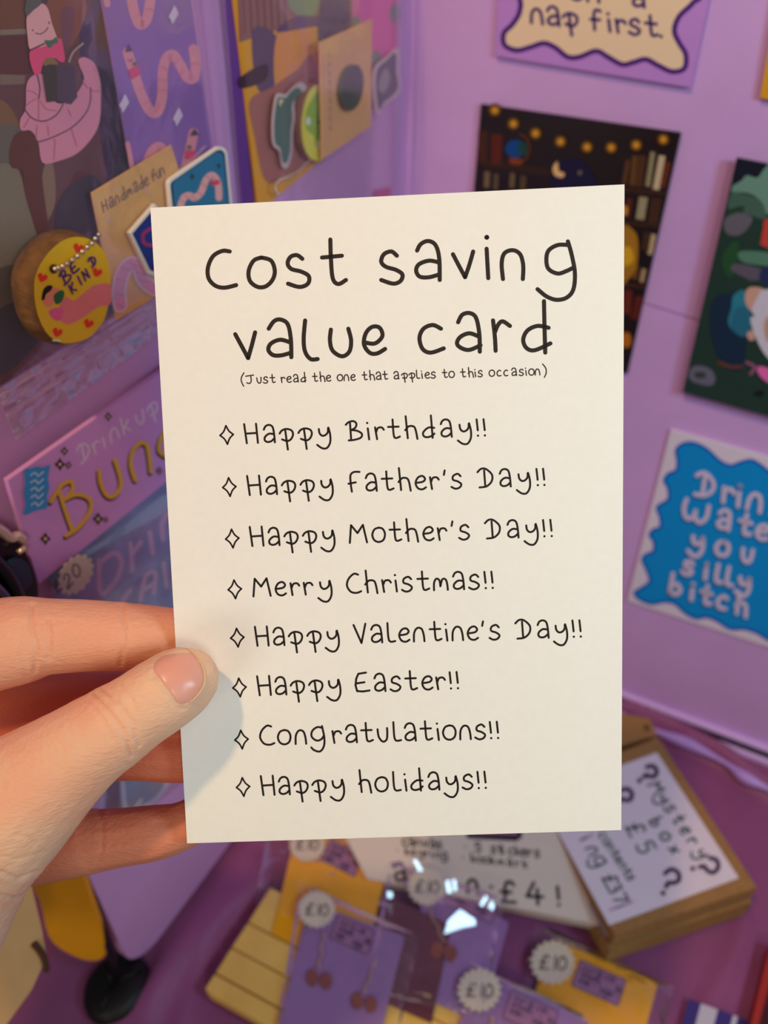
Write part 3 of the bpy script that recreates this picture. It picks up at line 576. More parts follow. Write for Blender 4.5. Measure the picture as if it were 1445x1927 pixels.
# bag one film with ribbed seal
t = thing('zip_bag', 'large clear zip bag on the left board holding the worm bookmark', 'bag', LW.at(20, 820, .001))
gridfilm('bag_film', [(-160, -220), (338, -260), (424, 470), (0, 745)], LW, .0062, .005, FILM, t, 40, 60, .0009, 3, 22)
q = [(-6, 735), (470, 440), (474, 470), (22, 832)]
vs, fs = [], []; nx, ny = 60, 40
for j in range(ny + 1):
    for i in range(nx + 1):
        u, v = i / nx, j / ny; A = Vector(q[0]).lerp(Vector(q[1]), u); B = Vector((30, 830)).lerp(Vector((474, 500)), u); p = A.lerp(B, v)
        vs.append(LW.at(p.x, p.y, .004 + (.0007 * abs(math.sin(v * 14)) if .12 < v < .6 else 0) + .0006 * noise.noise(Vector((u * 18, v * 5, 0)))))
for j in range(ny):
    for i in range(nx): k = j * (nx + 1) + i; fs.append([k, k + 1, k + nx + 2, k + nx + 1])
meshobj('ribbed_seal', vs, fs, SEAL, t, True)
gridfilm('side_fold', [(352, -260), (402, -280), (458, 430), (428, 452)], LW, .0058, .0015, film_mat('folded_side_film', .38, (205, 160, 215), .1, 20, .06), t, 8, 50, .0002, 9)
plate('bag_gap_shade', [(405, -200), (424, -205), (482, 440), (462, 452)], LW, .003, .0012, mat('deep_violet_shade', (112, 66, 146), .4), t)  # violet strip painted in for the shadow between the two bags
# ------------------------------------------------------------------ bag two
t = wallcard('bookmark', 'yellow and brown printed bookmark in the second bag', [(424, -120), (650, -190), (664, 250), (487, 400)], mat('mustard_print', lift((212, 140, 30)), .45, .3), 'bookmark', LW, .0035, .0010)
a = Art(LW, .0035)
a.fill((132, 88, 82), [(445, -60), (660, -120), (664, 62), (590, 50), (540, 50), (450, 80)], False)
for x in range(456, 540, 13): a.stroke((110, 64, 66), 3, [(x, -30), (x + 5, 62)])
a.fill((92, 66, 92), [(475, 60), (500, 52), (528, 80), (526, 120), (512, 170), (496, 178), (480, 150)]).fill((60, 40, 52), [(453, 145), (500, 120), (500, 150), (457, 166)]).fill((200, 130, 66), [(520, 70), (560, 50), (592, 44), (588, 80), (560, 130), (520, 170)])
a.fill((150, 92, 84), [(470, 190), (510, 165), (560, 130), (590, 110), (600, 280), (540, 330), (500, 340), (480, 260)]).fill((108, 130, 88), [(540, 0), (555, -60), (590, -60), (600, 10), (580, 38), (560, 30)]).fill((80, 56, 92), [(520, 60), (560, 30), (610, 30), (650, 0), (650, 40), (590, 50)])
a.fill((60, 48, 92), [(610, -60), (656, -70), (659, 60), (600, 90), (598, 60)], False)
a.obj('printed_design', t)
t = wallcard('patterned_sheet', 'bright pink sheet with green spots at the back of the second bag', [(655, -160), (752, -190), (752, 90), (662, 140)], mat('pink_sheet', lift((206, 92, 146)), .5), 'print', LW, .0020, .0006)
a = Art(LW, .0020)
for x, y, r in ((744, 25, 11), (670, 45, 9), (708, 112, 10)): a.dot((112, 124, 112), x, y, r, r * 1.7)
a.obj('printed_spots', t)
t = thing('frog_sticker', 'small dark green creature sticker with pale outline in the second bag', 'sticker', LW.at(530, 310, .006))
fo = Z(400, 0, 3.6125, [(440, 640), (500, 640), (540, 600), (600, 560), (640, 600), (560, 680), (560, 800), (545, 900), (540, 1050), (510, 1140), (475, 1130), (455, 1030), (415, 990), (405, 880), (415, 740)])
plate('pale_plate', fo, LW, .0072, .0004, mat('pale_sticker', lift((178, 160, 160)), .4), t, True)
a = Art(LW, .0072); fc = (531, 235)
a.fill((66, 96, 82), [(fc[0] + (x - fc[0]) * .8, fc[1] + (y - fc[1]) * .88) for x, y in fo]).dot((190, 180, 130), 529, 193, 4, 7).dot((34, 56, 48), 531, 196, 2, 3); a.obj('sticker_face', t)
t = thing('round_keyring', 'round yellow and green keyring hanging in the second bag', 'keyring', LW.at(590, 300, .006))
ry = Z(400, 0, 3.6125, [(740, 590), (700, 570), (650, 620), (615, 720), (598, 850), (610, 980), (650, 1070), (700, 1100), (760, 1080), (800, 900), (800, 700)])
plate('wood_disc', ry, LW, .0085, .003, mat('keyring_edge', lift((110, 70, 50)), .7), t, True)
a = Art(LW, .0085)
a.fill((216, 196, 60), [(596 + (x - 596) * .95, 230 + (y - 230) * .97) for x, y in ry]).fill((128, 166, 24), Z(400, 0, 3.6125, [(720, 620), (670, 680), (630, 780), (640, 880), (690, 930), (700, 1000), (760, 960), (760, 640)]))
a.dot((210, 205, 200), 580, 228, 4.5, 8).dot((210, 205, 200), 601, 272, 5, 9).dot((40, 50, 30), 599, 230, 3, 5).stroke((90, 120, 40), 2, [(596, 215), (600, 240), (597, 255)])
a.obj('painted_face', t)
beads('bead_chain', [LW.at(x, y, .008) for x, y in smoothp([(590, 290), (578, 306), (560, 322), (545, 332), (530, 336), (519, 346), (518, 360), (526, 366)])], .0006, M_silver, t)
t = wallcard('backing_card', 'kraft backing card with a dark green oval in the second bag', [(602, 80), (700, 36), (698, 238), (606, 300)], mat('peach_kraft', lift((222, 152, 104)), .7, .2, .04, 60), 'card', LW, .0115, .0006)
a = Art(LW, .0115)
for k in range(9): a.stroke((176, 122, 112), 4, [(619 + k * .3, 100 + k * 17), (620 + k * .3, 108 + k * 17)])
a.obj('printed_lettering', t)
t = thing('enamel_pin', 'dark green oval pin on the kraft card in the second bag', 'badge', LW.at(662, 205, .0115))
plate('pin_face', [(664 + 20 * math.cos(k * .35) + 5 * math.sin(k * .35) * -1, 165 + 44 * math.sin(k * .35)) for k in range(18)], LW, .0145, .002, mat('dark_green_enamel', lift((56, 72, 62)), .3, .5), t)
t = thing('grey_sticker', 'dark grey die-cut sticker with pale outline at the second bag edge', 'sticker', LW.at(710, 210, .006))
go = Z(400, 0, 3.6125, [(1260, 330), (1180, 390), (1110, 450), (1090, 560), (1100, 680), (1120, 780), (1160, 720), (1220, 680), (1280, 600), (1265, 480)])
plate('pale_plate', go, LW, .0065, .0004, mat('pale_sticker', lift((178, 160, 160)), .4), t, True)
Art(LW, .0065).fill((86, 80, 98), [(727 + (x - 727) * .8, 152 + (y - 152) * .86) for x, y in go]).fill((134, 128, 130), [(718, 140), (728, 128), (734, 150), (722, 175), (712, 165)]).obj('sticker_face', t)
t = thing('clear_bag', 'clear cellophane bag near the corner holding keyrings and a kraft card', 'bag', LW.at(600, 400, .001))
gridfilm('bag_film', [(436, -180), (752, -230), (748, 410), (500, 640)], LW, .0056, .012, FILM, t, 34, 50, .0009, 17, 24)
gridfilm('side_fold', [(745, -230), (762, -235), (758, 410), (742, 420)], LW, .004, .002, film_mat('folded_edge_film', .4, (190, 160, 225), .1, 20, .1), t, 4, 40, .0004, 9)
Art(LW, .0015).fill((176, 66, 120), [(705, 358), (735, 352), (735, 372), (705, 380)], False).obj('pink_mark', t)
# ------------------------------------------------------------------ header card bag on the left board
hq = [(15, 904), (600, 492), (640, 646), (73, 1099)]
t = thing('bagged_sticker_set', 'bagged set with a purple header lettered Drink up Bunch above the fingers', 'pack', LW.at(210, 1540, .003))
M_head = mat('purple_header', (226, 164, 230), .45, .35, .03, 30)
plate('header_card', hq, LW, .0075, .0022, M_head, t)
plate('blue_sheet', [(93, 1083), (606, 673), (640, 1180), (206, 1548)], LW, .0052, .0008, mat('slate_blue_print', (128, 148, 196), .45, .3, .2, 70), t)
a = Art(LW, .0075); z3 = lambda p: Z(0, 600, 3.2127, p)
a.text((206, 186, 214), 3.3, L_('Drinkup', [150, 178, 197, 210, 232, 259, 280]), 150, 874, -.66, 33, up=(-.2, -.98), ax=(.8, -.55))
BW = [z3(p) for p in ([(308, 1105), (335, 1060), (375, 1005), (425, 982), (442, 1010), (425, 1055), (392, 1090)], [(392, 1090), (460, 1062), (530, 1080), (552, 1130), (525, 1200), (470, 1265), (400, 1312)], [(355, 1030), (395, 1160), (440, 1285)],
      [(600, 920), (608, 990), (640, 1060), (680, 1075), (725, 1030), (728, 960), (695, 855)], [(818, 975), (792, 890), (800, 810), (845, 752), (885, 760), (902, 830), (912, 925)], [(1010, 830), (965, 800), (970, 730), (1000, 680)])]
for p in BW: a.stroke((40, 26, 34), 9, [(x - 2, y + 3.5) for x, y in p])
for p in BW: a.stroke((226, 158, 62), 8, p)
for x, y, r in ((655, 590, 8), (390, 800, 8), (363, 880, 11), (415, 885, 7), (275, 1330, 11), (593, 1210, 11), (640, 1215, 6), (965, 920, 7)):
    (px, py), = z3([(x, y)]); a.star((44, 28, 36), px, py, r * 1.15, r * .95).dot((214, 176, 140), px, py, r * .28)
a.fill((56, 132, 184), z3([(148, 912), (190, 905), (225, 893), (262, 900), (302, 886), (290, 960), (298, 1020), (284, 1080), (288, 1140), (220, 1160), (145, 1186), (155, 1120), (143, 1060), (152, 990)]))
for k in range(5): a.stroke((168, 196, 206), 2.6, z3([(185 + k * 1, 945 + k * 45), (215, 930 + k * 45), (230, 950 + k * 45), (262, 925 + k * 44)]))
a.obj('printed_design', t)
a = Art(LW, .0052)
a.fill((132, 160, 186), z3([(315, 1560), (420, 1470), (700, 1290), (1000, 1060), (1010, 1160), (780, 1290), (420, 1500), (330, 1600)])).fill((120, 142, 176), z3([(640, 1390), (700, 1280), (760, 1260), (740, 1300), (660, 1370)]))
for p in ([(600, 1460), (610, 1660), (700, 1580), (735, 1470), (690, 1415), (610, 1470)], [(800, 1520), (790, 1360)], [(800, 1420), (850, 1350)], [(905, 1290), (925, 1420)], [(1010, 1180), (980, 1240), (985, 1330)], [(850, 1700), (880, 1560), (940, 1540), (930, 1660)], [(860, 1640), (940, 1600)], [(990, 1480), (1010, 1620)], [(740, 1700), (790, 1640)]):
    a.stroke((182, 150, 178), 9, z3(p))
a.obj('printed_sheet', t); a = Art(LW, .0052)
a.fill((150, 130, 180), [(150, 1460), (200, 1470), (190, 1540), (150, 1540)]).fill((86, 60, 84), [(200, 1465), (226, 1465), (226, 1540), (196, 1540)], False)
so = [(230, 1430), (300, 1440), (318, 1474), (292, 1508), (262, 1524), (236, 1530), (228, 1480)]
a.fill((172, 178, 200), so).fill((88, 116, 158), [(268 + (x - 268) * .82, 1480 + (y - 1480) * .85) for x, y in so]).stroke((230, 222, 210), 4, [(256, 1518), (266, 1505)])
a.obj('printed_sheet', t)
plate('price_sticker', scallop(143, 1082, 43, 29, 15, .16, -.95), LW, .0098, .0003, mat('cream_sticker', (228, 212, 190), .5), t)
a = Art(LW, .0098); a.text((92, 80, 72), 2.8, [('£', 106)], 106, 1118, 0, 22, up=(-.35, -.85), ax=(.7, -.7)); a.text((92, 80, 72), 2.8, [('2', 127)], 127, 1108, 0, 26, up=(-.35, -.85), ax=(.7, -.7)); a.text((92, 80, 72), 2.8, [('0', 142)], 142, 1090, 0, 26, up=(-.35, -.85), ax=(.7, -.7))
a.obj('printed_lettering', t)
gridfilm('bag_film', [(73, 1095), (640, 640), (680, 1210), (196, 1590)], LW, .0062, .005, FILM2, t, 40, 40, .0008, 31, 22)
# ------------------------------------------------------------------ things left of the left board
t = thing('binder_clip', 'glossy black clip with metal loops at the left edge above the hand', 'clip', LW.at(20, 1110, .006))
P0 = lambda x, y, o=.008: LW.at(x, y, o)
plate('clip_body', [(-60, 1005), (2, 1012), (34, 1020), (52, 1050), (66, 1132), (-60, 1150)], LW, .010, .005, M_black, t, True)
tube('wire_loop', [P0(x, y, .011) for x, y in smoothp([(-40, 975), (0, 996), (20, 1012), (34, 1008), (44, 1016)])], .0016, mat('pale_metal', (236, 214, 184), .25, .5, metal=.6), t)
tube('wire_loop', [P0(x, y, .013) for x, y in ((34, 1040), (48, 1030))], .0009, mat('pale_metal', (236, 214, 184), .25, .5, metal=.6), t)
tube('jaw', [P0(x, y, .012) for x, y in smoothp([(-20, 1045), (10, 1075), (30, 1110), (44, 1150)])], .0022, M_black, t)
tube('jaw', [P0(x, y, .0125) for x, y in smoothp([(-10, 1100), (8, 1118), (30, 1150)])], .0014, mat('clip_steel', (120, 122, 130), .2, .5, metal=1), t)
plate('blue_insert', [(18, 1065), (38, 1052), (56, 1068), (60, 1100), (36, 1114), (20, 1098)], LW, .0125, .002, mat('dark_teal_gloss', (34, 62, 84), .15, .6), t, True)
yb = thing('display_board', 'mustard yellow board with a rounded lower corner behind the hand', 'board', TB.at(200, 1805))
YP = Plane(lwp(cs_ + .004, 0) , (0.05, -1, .0))
plate('panel', smoothp([(-100, 1400), (60, 1392), (100, 1400), (150, 1625), (194, 1762), (198, 1796), (176, 1808), (135, 1797), (92, 1762), (62, 1670), (-40, 1600), (-96, 1440)]), YP, 0.004, .004, M_yel, yb)
rd = thing('stand', 'black rod with a round foot standing on the cloth at lower left', 'stand', TB.at(225, 1880))
tube('rod', [TB.at(222, 1846, .010), atd(212, 1802, .392), atd(157, 1640, .362), atd(96, 1450, .330)], .0020, M_blackm, rd)
fc_ = TB.at(225, 1868)
bm = bmesh.new()
prof = [(.0, .0118), (.006, .0118), (.012, .0105), (.0165, .0075), (.0178, .004), (.0165, .0010), (0, .0008)]
vs = []; fs = []; K = 40
for r, z in prof:
    for k in range(K): vs.append((fc_.x + r * math.cos(2 * math.pi * k / K), fc_.y + r * math.sin(2 * math.pi * k / K), z + .001))
for i in range(len(prof) - 1):
    for k in range(K): fs.append([i * K + k, i * K + (k + 1) % K, (i + 1) * K + (k + 1) % K, (i + 1) * K + k])
meshobj('round_foot', vs, fs, mat('matt_black_rubber', (16, 15, 17), .5, .35), rd, True)
for ang in (0.5, 2.4, 4.4):
    d = Vector((math.cos(ang), math.sin(ang), 0)); q = Vector((fc_.x, fc_.y, .0132)); tube('foot_rib', [q + d * .002, q + d * .009 - Vector((0, 0, .0003)), q + d * .014 - Vector((0, 0, .0026))], .0011, mat('matt_black_rubber', (16, 15, 17), .5, .35), rd, 8)
bc = thing('kraft_board', 'blurred tan kraft board standing at the bottom left corner', 'board', TB.at(10, 1920))
KP = Plane(atd(30, 1850, .30), Vector((.55, -.75, .35)))
plate('board_sheet', [(-200, 1500), (-20, 1560), (58, 1662), (78, 1745), (88, 1800), (60, 1862), (0, 1945), (-120, 2080), (-300, 2000)], KP, 0, .002, mat('tan_board', (208, 164, 112), .7, .2, .06, 40), bc, False)
tube('torn_edge', [KP.at(x, y, .0012) for x, y in smoothp([(64, 1776), (76, 1790), (84, 1806), (88, 1826)])], .0012, mat('dark_tear', (84, 52, 34), .8), bc)
# ------------------------------------------------------------------ slatted wooden tray
zt = .016
t = thing('wooden_tray', 'slatted pale wood tray on the cloth under the earring packs', 'tray', TB.at(390, 1870, 0))
edge = [(509, 1669), (466, 1736), (435, 1783), (405, 1831), (386, 1866)]
def right(p, L=560, s=.53): return (p[0] + L, p[1] + L * s)
for i in range(4):
    a0, b0 = Vector(edge[i]), Vector(edge[i + 1]); d = (b0 - a0).normalized() * 1.6
    a1, b1 = a0 + d, b0 - d
    q = [tuple(a1), right(a1, 420, .50 + .015 * i), right(b1, 420, .50 + .015 * (i + 1)), tuple(b1)]
    if i == 3: q = [q[0], q[1], q[2]] + [(b1.x + 9, b1.y + 6), (b1.x - 1, b1.y - 5)]
    o = plate('slat', q, TB, zt, .008, M_wood, t)
    bv = o.modifiers.new('b', 'BEVEL'); bv.width = .0006; bv.segments = 2
q = [(500, 1690), right((500, 1690), 400), right((400, 1870), 390, .56), (398, 1866)]
plate('base_board', q, TB, .0075, .006, mat('dark_gap_wood', (150, 100, 44), .7), t)
# ------------------------------------------------------------------ earring packs
M_lil = mat('lilac_card', (158, 118, 176), .5, .3, .04, 40); M_yelc = mat('yellow_card', (252, 176, 0), .5, .3, .03, 40)
M_lab = mat('mauve_label', (168, 116, 160), .5)
M_stk = mat('cream_sticker', (228, 212, 190), .5)
M_copper = mat('rose_copper', (166, 96, 78), .35, .5, metal=.5)
def lerpq(q, u, v):
    A = Vector(q[0]).lerp(Vector(q[1]), u); B = Vector(q[3]).lerp(Vector(q[2]), u); return A.lerp(B, v)
def pack(label, card_q, film_q, z, m, lab_q, stk, r, ears, seed, film=FILM3, up_=0.0):
    base = TB.at(*card_q[3], z - .001); t = thing('earring_pack', label, 'pack', base)
    plate('backing_card', rounded(card_q, 8), TB, z, .0006, m, t)
    if lab_q:
        plate('label', rounded(lab_q, 4), TB, z + .0003, .0002, M_lab, t)
        a = Art(TB, z + .0003); dk = (84, 50, 92)
        ex = (Vector(lab_q[1]) - Vector(lab_q[0])); L = ex.length; ex = ex / L; dn_ = (Vector(lab_q[3]) - Vector(lab_q[0])); dn_ = dn_ / dn_.length
        a.stroke(dk, 2, rounded(lab_q, 4), False, True)
        for row, wd in enumerate(('surgical', 'steel * £e', 'ear* ogs')[:3]):
            o = Vector(lab_q[0]) + ex * L * .12 + dn_ * (14 + row * 13)
            x = 0
            for c in wd:
                if c != ' ':
                    p = o + ex * x; a.text(dk, 2.0, [(c, p.x)], p.x, p.y, 0, 10, up=(-dn_.x, -dn_.y), ax=(ex.x, ex.y))
                x += L * .75 / 8
        a.obj('printed_lettering', t)
    if stk:
        plate('price_sticker', scallop(stk[0], stk[1], r, r, 18, .16), TB, z + .0042 + up_, .0003, M_stk, t)
        s = r * .62; a = Art(TB, z + .0042 + up_); ax_ = (1, .08)
        a.text((96, 82, 72), r * .09, [('£', stk[0] - r * .6), ('1', stk[0] - r * .05), ('0', stk[0] + r * .2)], stk[0] - r * .6, stk[1] + r * .28, .05, s * .95, up=(.12, -1)); a.obj('printed_lettering', t)
    for (x0, y0, x1, y1) in ears:
        e = beads('earring_chain', [TB.at(x0 + (x1 - x0) * k / 13 + 2 * math.sin(k), y0 + (y1 - y0) * k / 13, z + .0015) for k in range(14)], .00065, mat('pale_gold', (226, 190, 150), .3, .5, metal=.7), t)
        for dx in (-13, 13): plate('earring_charm', [(x1 + dx + 12 * math.cos(k * .63), y1 + 20 + dx * .25 + 16 * math.sin(k * .63)) for k in range(10)], TB, z + .0015, .0012, M_copper, t)
    gridfilm('bag_film', film_q, TB, z + .0006 + up_, .0052, film, t, 30, 34, .0013, seed, 70)
    return t
pack('yellow carded earring pack on the tray, furthest left under the held card', [(565, 1530), (735, 1612), (678, 1836), (512, 1757)], [(510, 1530), (760, 1600), (725, 1800), (480, 1700)], .0175, M_yelc, [(622, 1578), (682, 1604), (668, 1650), (602, 1617)], (578, 1588), 35, [], 5)
pC = pack('lilac earring pack with a maroon side glinting behind the lilac tray pack', [(800, 1672), (958, 1735), (905, 1925), (760, 1860)], [(735, 1620), (950, 1690), (905, 1925), (690, 1860)], .0178, M_lil, [(858, 1652), (940, 1690), (925, 1738), (842, 1700)], (803, 1668), 37, [(805, 1705, 835, 1770)], 8, up_=.012)
plate('maroon_insert', [(738, 1690), (850, 1742), (812, 1925), (724, 1886), (700, 1800)], TB, .0186, .0005, mat('maroon_card', (112, 58, 72), .5, .3, .15, 40), pC)
pack('lilac earring pack lying at the front of the wooden tray', [(583, 1700), (762, 1762), (712, 1960), (524, 1932)], [(567, 1660), (790, 1762), (735, 2010), (515, 1960)], .0210, M_lil, [(637, 1721), (703, 1752), (692, 1797), (621, 1765)], (596, 1711), 36, [(608, 1756, 600, 1822), (708, 1804, 685, 1866)], 11)
pack('yellow carded earring pack on the cloth below the mystery box', [(1040, 1766), (1238, 1850), (1192, 2020), (985, 1935)], [(1008, 1735), (1268, 1858), (1215, 2050), (960, 1950)], .0050, M_yelc, [(1092, 1806), (1178, 1844), (1163, 1893), (1075, 1854)], (1040, 1811), 43, [(1055, 1890, 1048, 1925)], 14)
pack('lilac earring pack cut off by the bottom picture edge', [(905, 1818), (1110, 1925), (1080, 2080), (842, 1985)], [(872, 1803), (1110, 1915), (1080, 2100), (835, 2000)], .0186, M_lil, [(962, 1862), (1050, 1903), (1035, 1955), (945, 1915)], (902, 1863), 42, [(925, 1915, 920, 1960)], 21)
LAMP = Vector((0.35, -0.06, 0.54))
for k_, (poly, zc) in enumerate([([(836, 1758), (843, 1732), (866, 1711), (894, 1730), (896, 1741), (868, 1747)], .036), ([(777, 1618), (784, 1618), (796, 1638), (788, 1640)], .038), ([(838, 1658), (846, 1656), (850, 1680), (842, 1680)], .038), ([(851, 1655), (858, 1656), (860, 1676), (854, 1676)], .038), ([(902, 1702), (914, 1684), (918, 1690), (908, 1706)], .036), ([(918, 1706), (926, 1694), (931, 1706), (926, 1714)], .036), ([(728, 1678), (738, 1678), (738, 1690), (730, 1690)], .034)]):
    cx = sum(p[0] for p in poly) / len(poly); cy = sum(p[1] for p in poly) / len(poly); c3 = TB.at(cx, cy, zc)
    hv_ = ((CAM - c3).normalized() + (LAMP - c3).normalized()).normalized(); PL = Plane(c3, hv_)
    plate('film_glint', poly, PL, 0, .0001, FILM3S, pC)  # loose facets added and angled to mirror the cool lamp as glints
# ------------------------------------------------------------------ sign block and boxes
SG = Plane(TB.at(1000, 1745, .02), (-.03, -.25, .97))
t = thing('price_sign', 'white block sign handwritten with stickers and 4 pounds behind the packs', 'sign', TB.at(900, 1740))
fq = [(560, 1400), (985, 1430), (1136, 1742), (690, 1652)]
plate('sign_block', fq, SG, 0, .014, mat('white_sign_card', (226, 208, 196), .55, .3, .02, 40), t)
a = Art(SG, 0); K1 = (38, 32, 34)
a.fill((38, 26, 40), [(860, 1530), (985, 1530), (982, 1576), (972, 1583), (880, 1578)], False).fill((160, 100, 140), [(866, 1530), (978, 1530), (974, 1572), (884, 1570)], False)
a.text(K1, 3.4, L_('canvas*5stickers', [757, 769, 782, 796, 809, 822, 872, 895, 924, 937, 946, 957, 969, 981, 993, 1006]), 757, 1590, .09, 17)
a.text(K1, 3, L_('*keyring*bookmark', [745, 762, 774, 786, 800, 812, 819, 831, 868, 886, 899, 911, 923, 937, 955, 970, 984]), 745, 1606, .11, 14.5)
a.text(K1, 6.5, L_('arn:', [742, 790, 880, 925]), 742, 1656, .17, 36)
a.text(K1, 6.5, L_('£4!', [942, 992, 1050]), 942, 1698, .05, 40)
a.obj('printed_lettering', t)
t = thing('pale_plate', 'pale lavender right side of the white sign block, its shade painted in', 'sheet', TB.at(1120, 1740))
plate('sheet', [(1018, 1540), (1050, 1545), (1160, 1755), (1140, 1760)], TB, .024, .001, mat('lavender_side_shade', (170, 160, 196), .4), t)  # side face of the sign block, its shade put into the lavender
def kraftbox(label, q, zt_, h, lift=0):
    t = thing('kraft_box', label, 'box', TB.at(*q[3], 0))
    plate('lid', q, TB, zt_, h * .38, M_kraft, t)
    c = sum((Vector(p) for p in q), Vector((0, 0))) / 4
    q2 = [tuple(c + (Vector(p) - c) * 1.035) for p in q]
    q3 = [tuple(c + (Vector(p) - c) * .985) for p in q]
    # base is the same footprint one step lower
    f = [TB.at(*p, zt_) for p in q]; cc = sum(f, Vector()) / 4
    def slab(nm, g, z1, z0, m):
        a_ = [cc + (v - cc) * g for v in f]; vs = [(v.x, v.y, z) for z in (z1, z0) for v in a_]
        return meshobj(nm, vs, [[3, 2, 1, 0], [4, 5, 6, 7]] + [[i, (i + 1) % 4, (i + 1) % 4 + 4, i + 4] for i in range(4)], m, t)
    slab('inner_tray', .94, zt_ - h * .38, zt_ - h * .48, mat('dark_slot', (70, 48, 30), .8))
    slab('base', 1.025, zt_ - h * .48, zt_ - h, M_kraft)
    return t
t = kraftbox('brown mystery box with a white handwritten label, right of the sign', [(1000, 1478), (1237, 1388), (1424, 1670), (1158, 1760)], .034, .030)
plate('label', [(1012, 1497), (1236, 1416), (1390, 1652), (1146, 1741)], TB, .0344, .0003, mat('white_label', (236, 222, 232), .55, .3, .02, 40), t)
a = Art(TB, .0344); GN = (84, 100, 92); VI = (70, 40, 84)
def vtext(s, x0, y0, x1, y1, sc, col=GN, wd=4.0):
    d = Vector((x1 - x0, y1 - y0)); L = d.length; d = d / L; up = Vector((.93, -.36))
    for i, c in enumerate(s):
        if c == ' ': continue
        p = Vector((x0, y0)) + d * (L * i / max(1, len(s) - 1)); a.text(col, wd, [(c, p.x)], p.x, p.y, 0, sc, up=tuple(up), ax=tuple(d))
vtext('Mystery', 1219, 1478, 1306, 1602, 24, wd=4.6)
vtext('box', 1220, 1545, 1258, 1597, 23, wd=4.6)
vtext('£5', 1176, 1556, 1196, 1592, 32, wd=4.5)
vtext('ing £37', 1092, 1580, 1152, 1688, 26)
vtext('contents', 1125, 1570, 1178, 1650, 17, wd=3)
vtext('yes', 1150, 1712, 1176, 1702, 14, (196, 140, 190), 3)
for x, y, s, an in ((1196, 1462, 38, .85), (1300, 1622, 48, 1.35), (1236, 1676, 48, .45), (1148, 1508, 40, .8)):
    ax = (math.cos(an), math.sin(an)); up = (math.sin(an), -math.cos(an))
    a.text(VI, 8, [('?', x)], x, y, 0, s, up=up, ax=ax)
a.obj('printed_lettering', t)
t = kraftbox('second brown box tucked behind the mystery box by the right board', [(1100, 1330), (1222, 1352), (1236, 1384), (1110, 1420)], .030, .026)
plate('slot', [(1212, 1363), (1219, 1365), (1221, 1376), (1213, 1374)], TB, .0302, .0001, mat('dark_slot', (70, 48, 30), .8), t)
t = thing('striped_ribbon', 'navy and white striped ribbon card at the bottom right', 'ribbon', TB.at(1320, 1927, .003))
sq = [(1296, 1880), (1440, 1932), (1420, 2010), (1276, 1955)]
plate('ribbon_card', sq, TB, .0045, .001, mat('navy_ribbon', (66, 52, 132), .5), t)
a = Art(TB, .0045)
for u0, u1 in ((.16, .38), (.58, .64), (.80, .90)): a.fill((206, 200, 216), [tuple(lerpq(sq, u0, .0)), tuple(lerpq(sq, u1, .0)), tuple(lerpq(sq, u1, 1)), tuple(lerpq(sq, u0, 1))], False)
a.obj('printed_stripes', t)
t = thing('red_box', 'small red box cut off by the lower right picture edge', 'box', TB.at(1440, 1900, 0))
plate('box_body', [(1450, 1775), (1560, 1790), (1560, 1990), (1398, 1990)], TB, .012, .011, mat('red_card', (176, 50, 40), .5), t)
plate('box_band', [(1449, 1850), (1470, 1850), (1430, 1990), (1412, 1990)], TB, .0124, .0004, mat('dark_band', (70, 24, 34), .5), t)
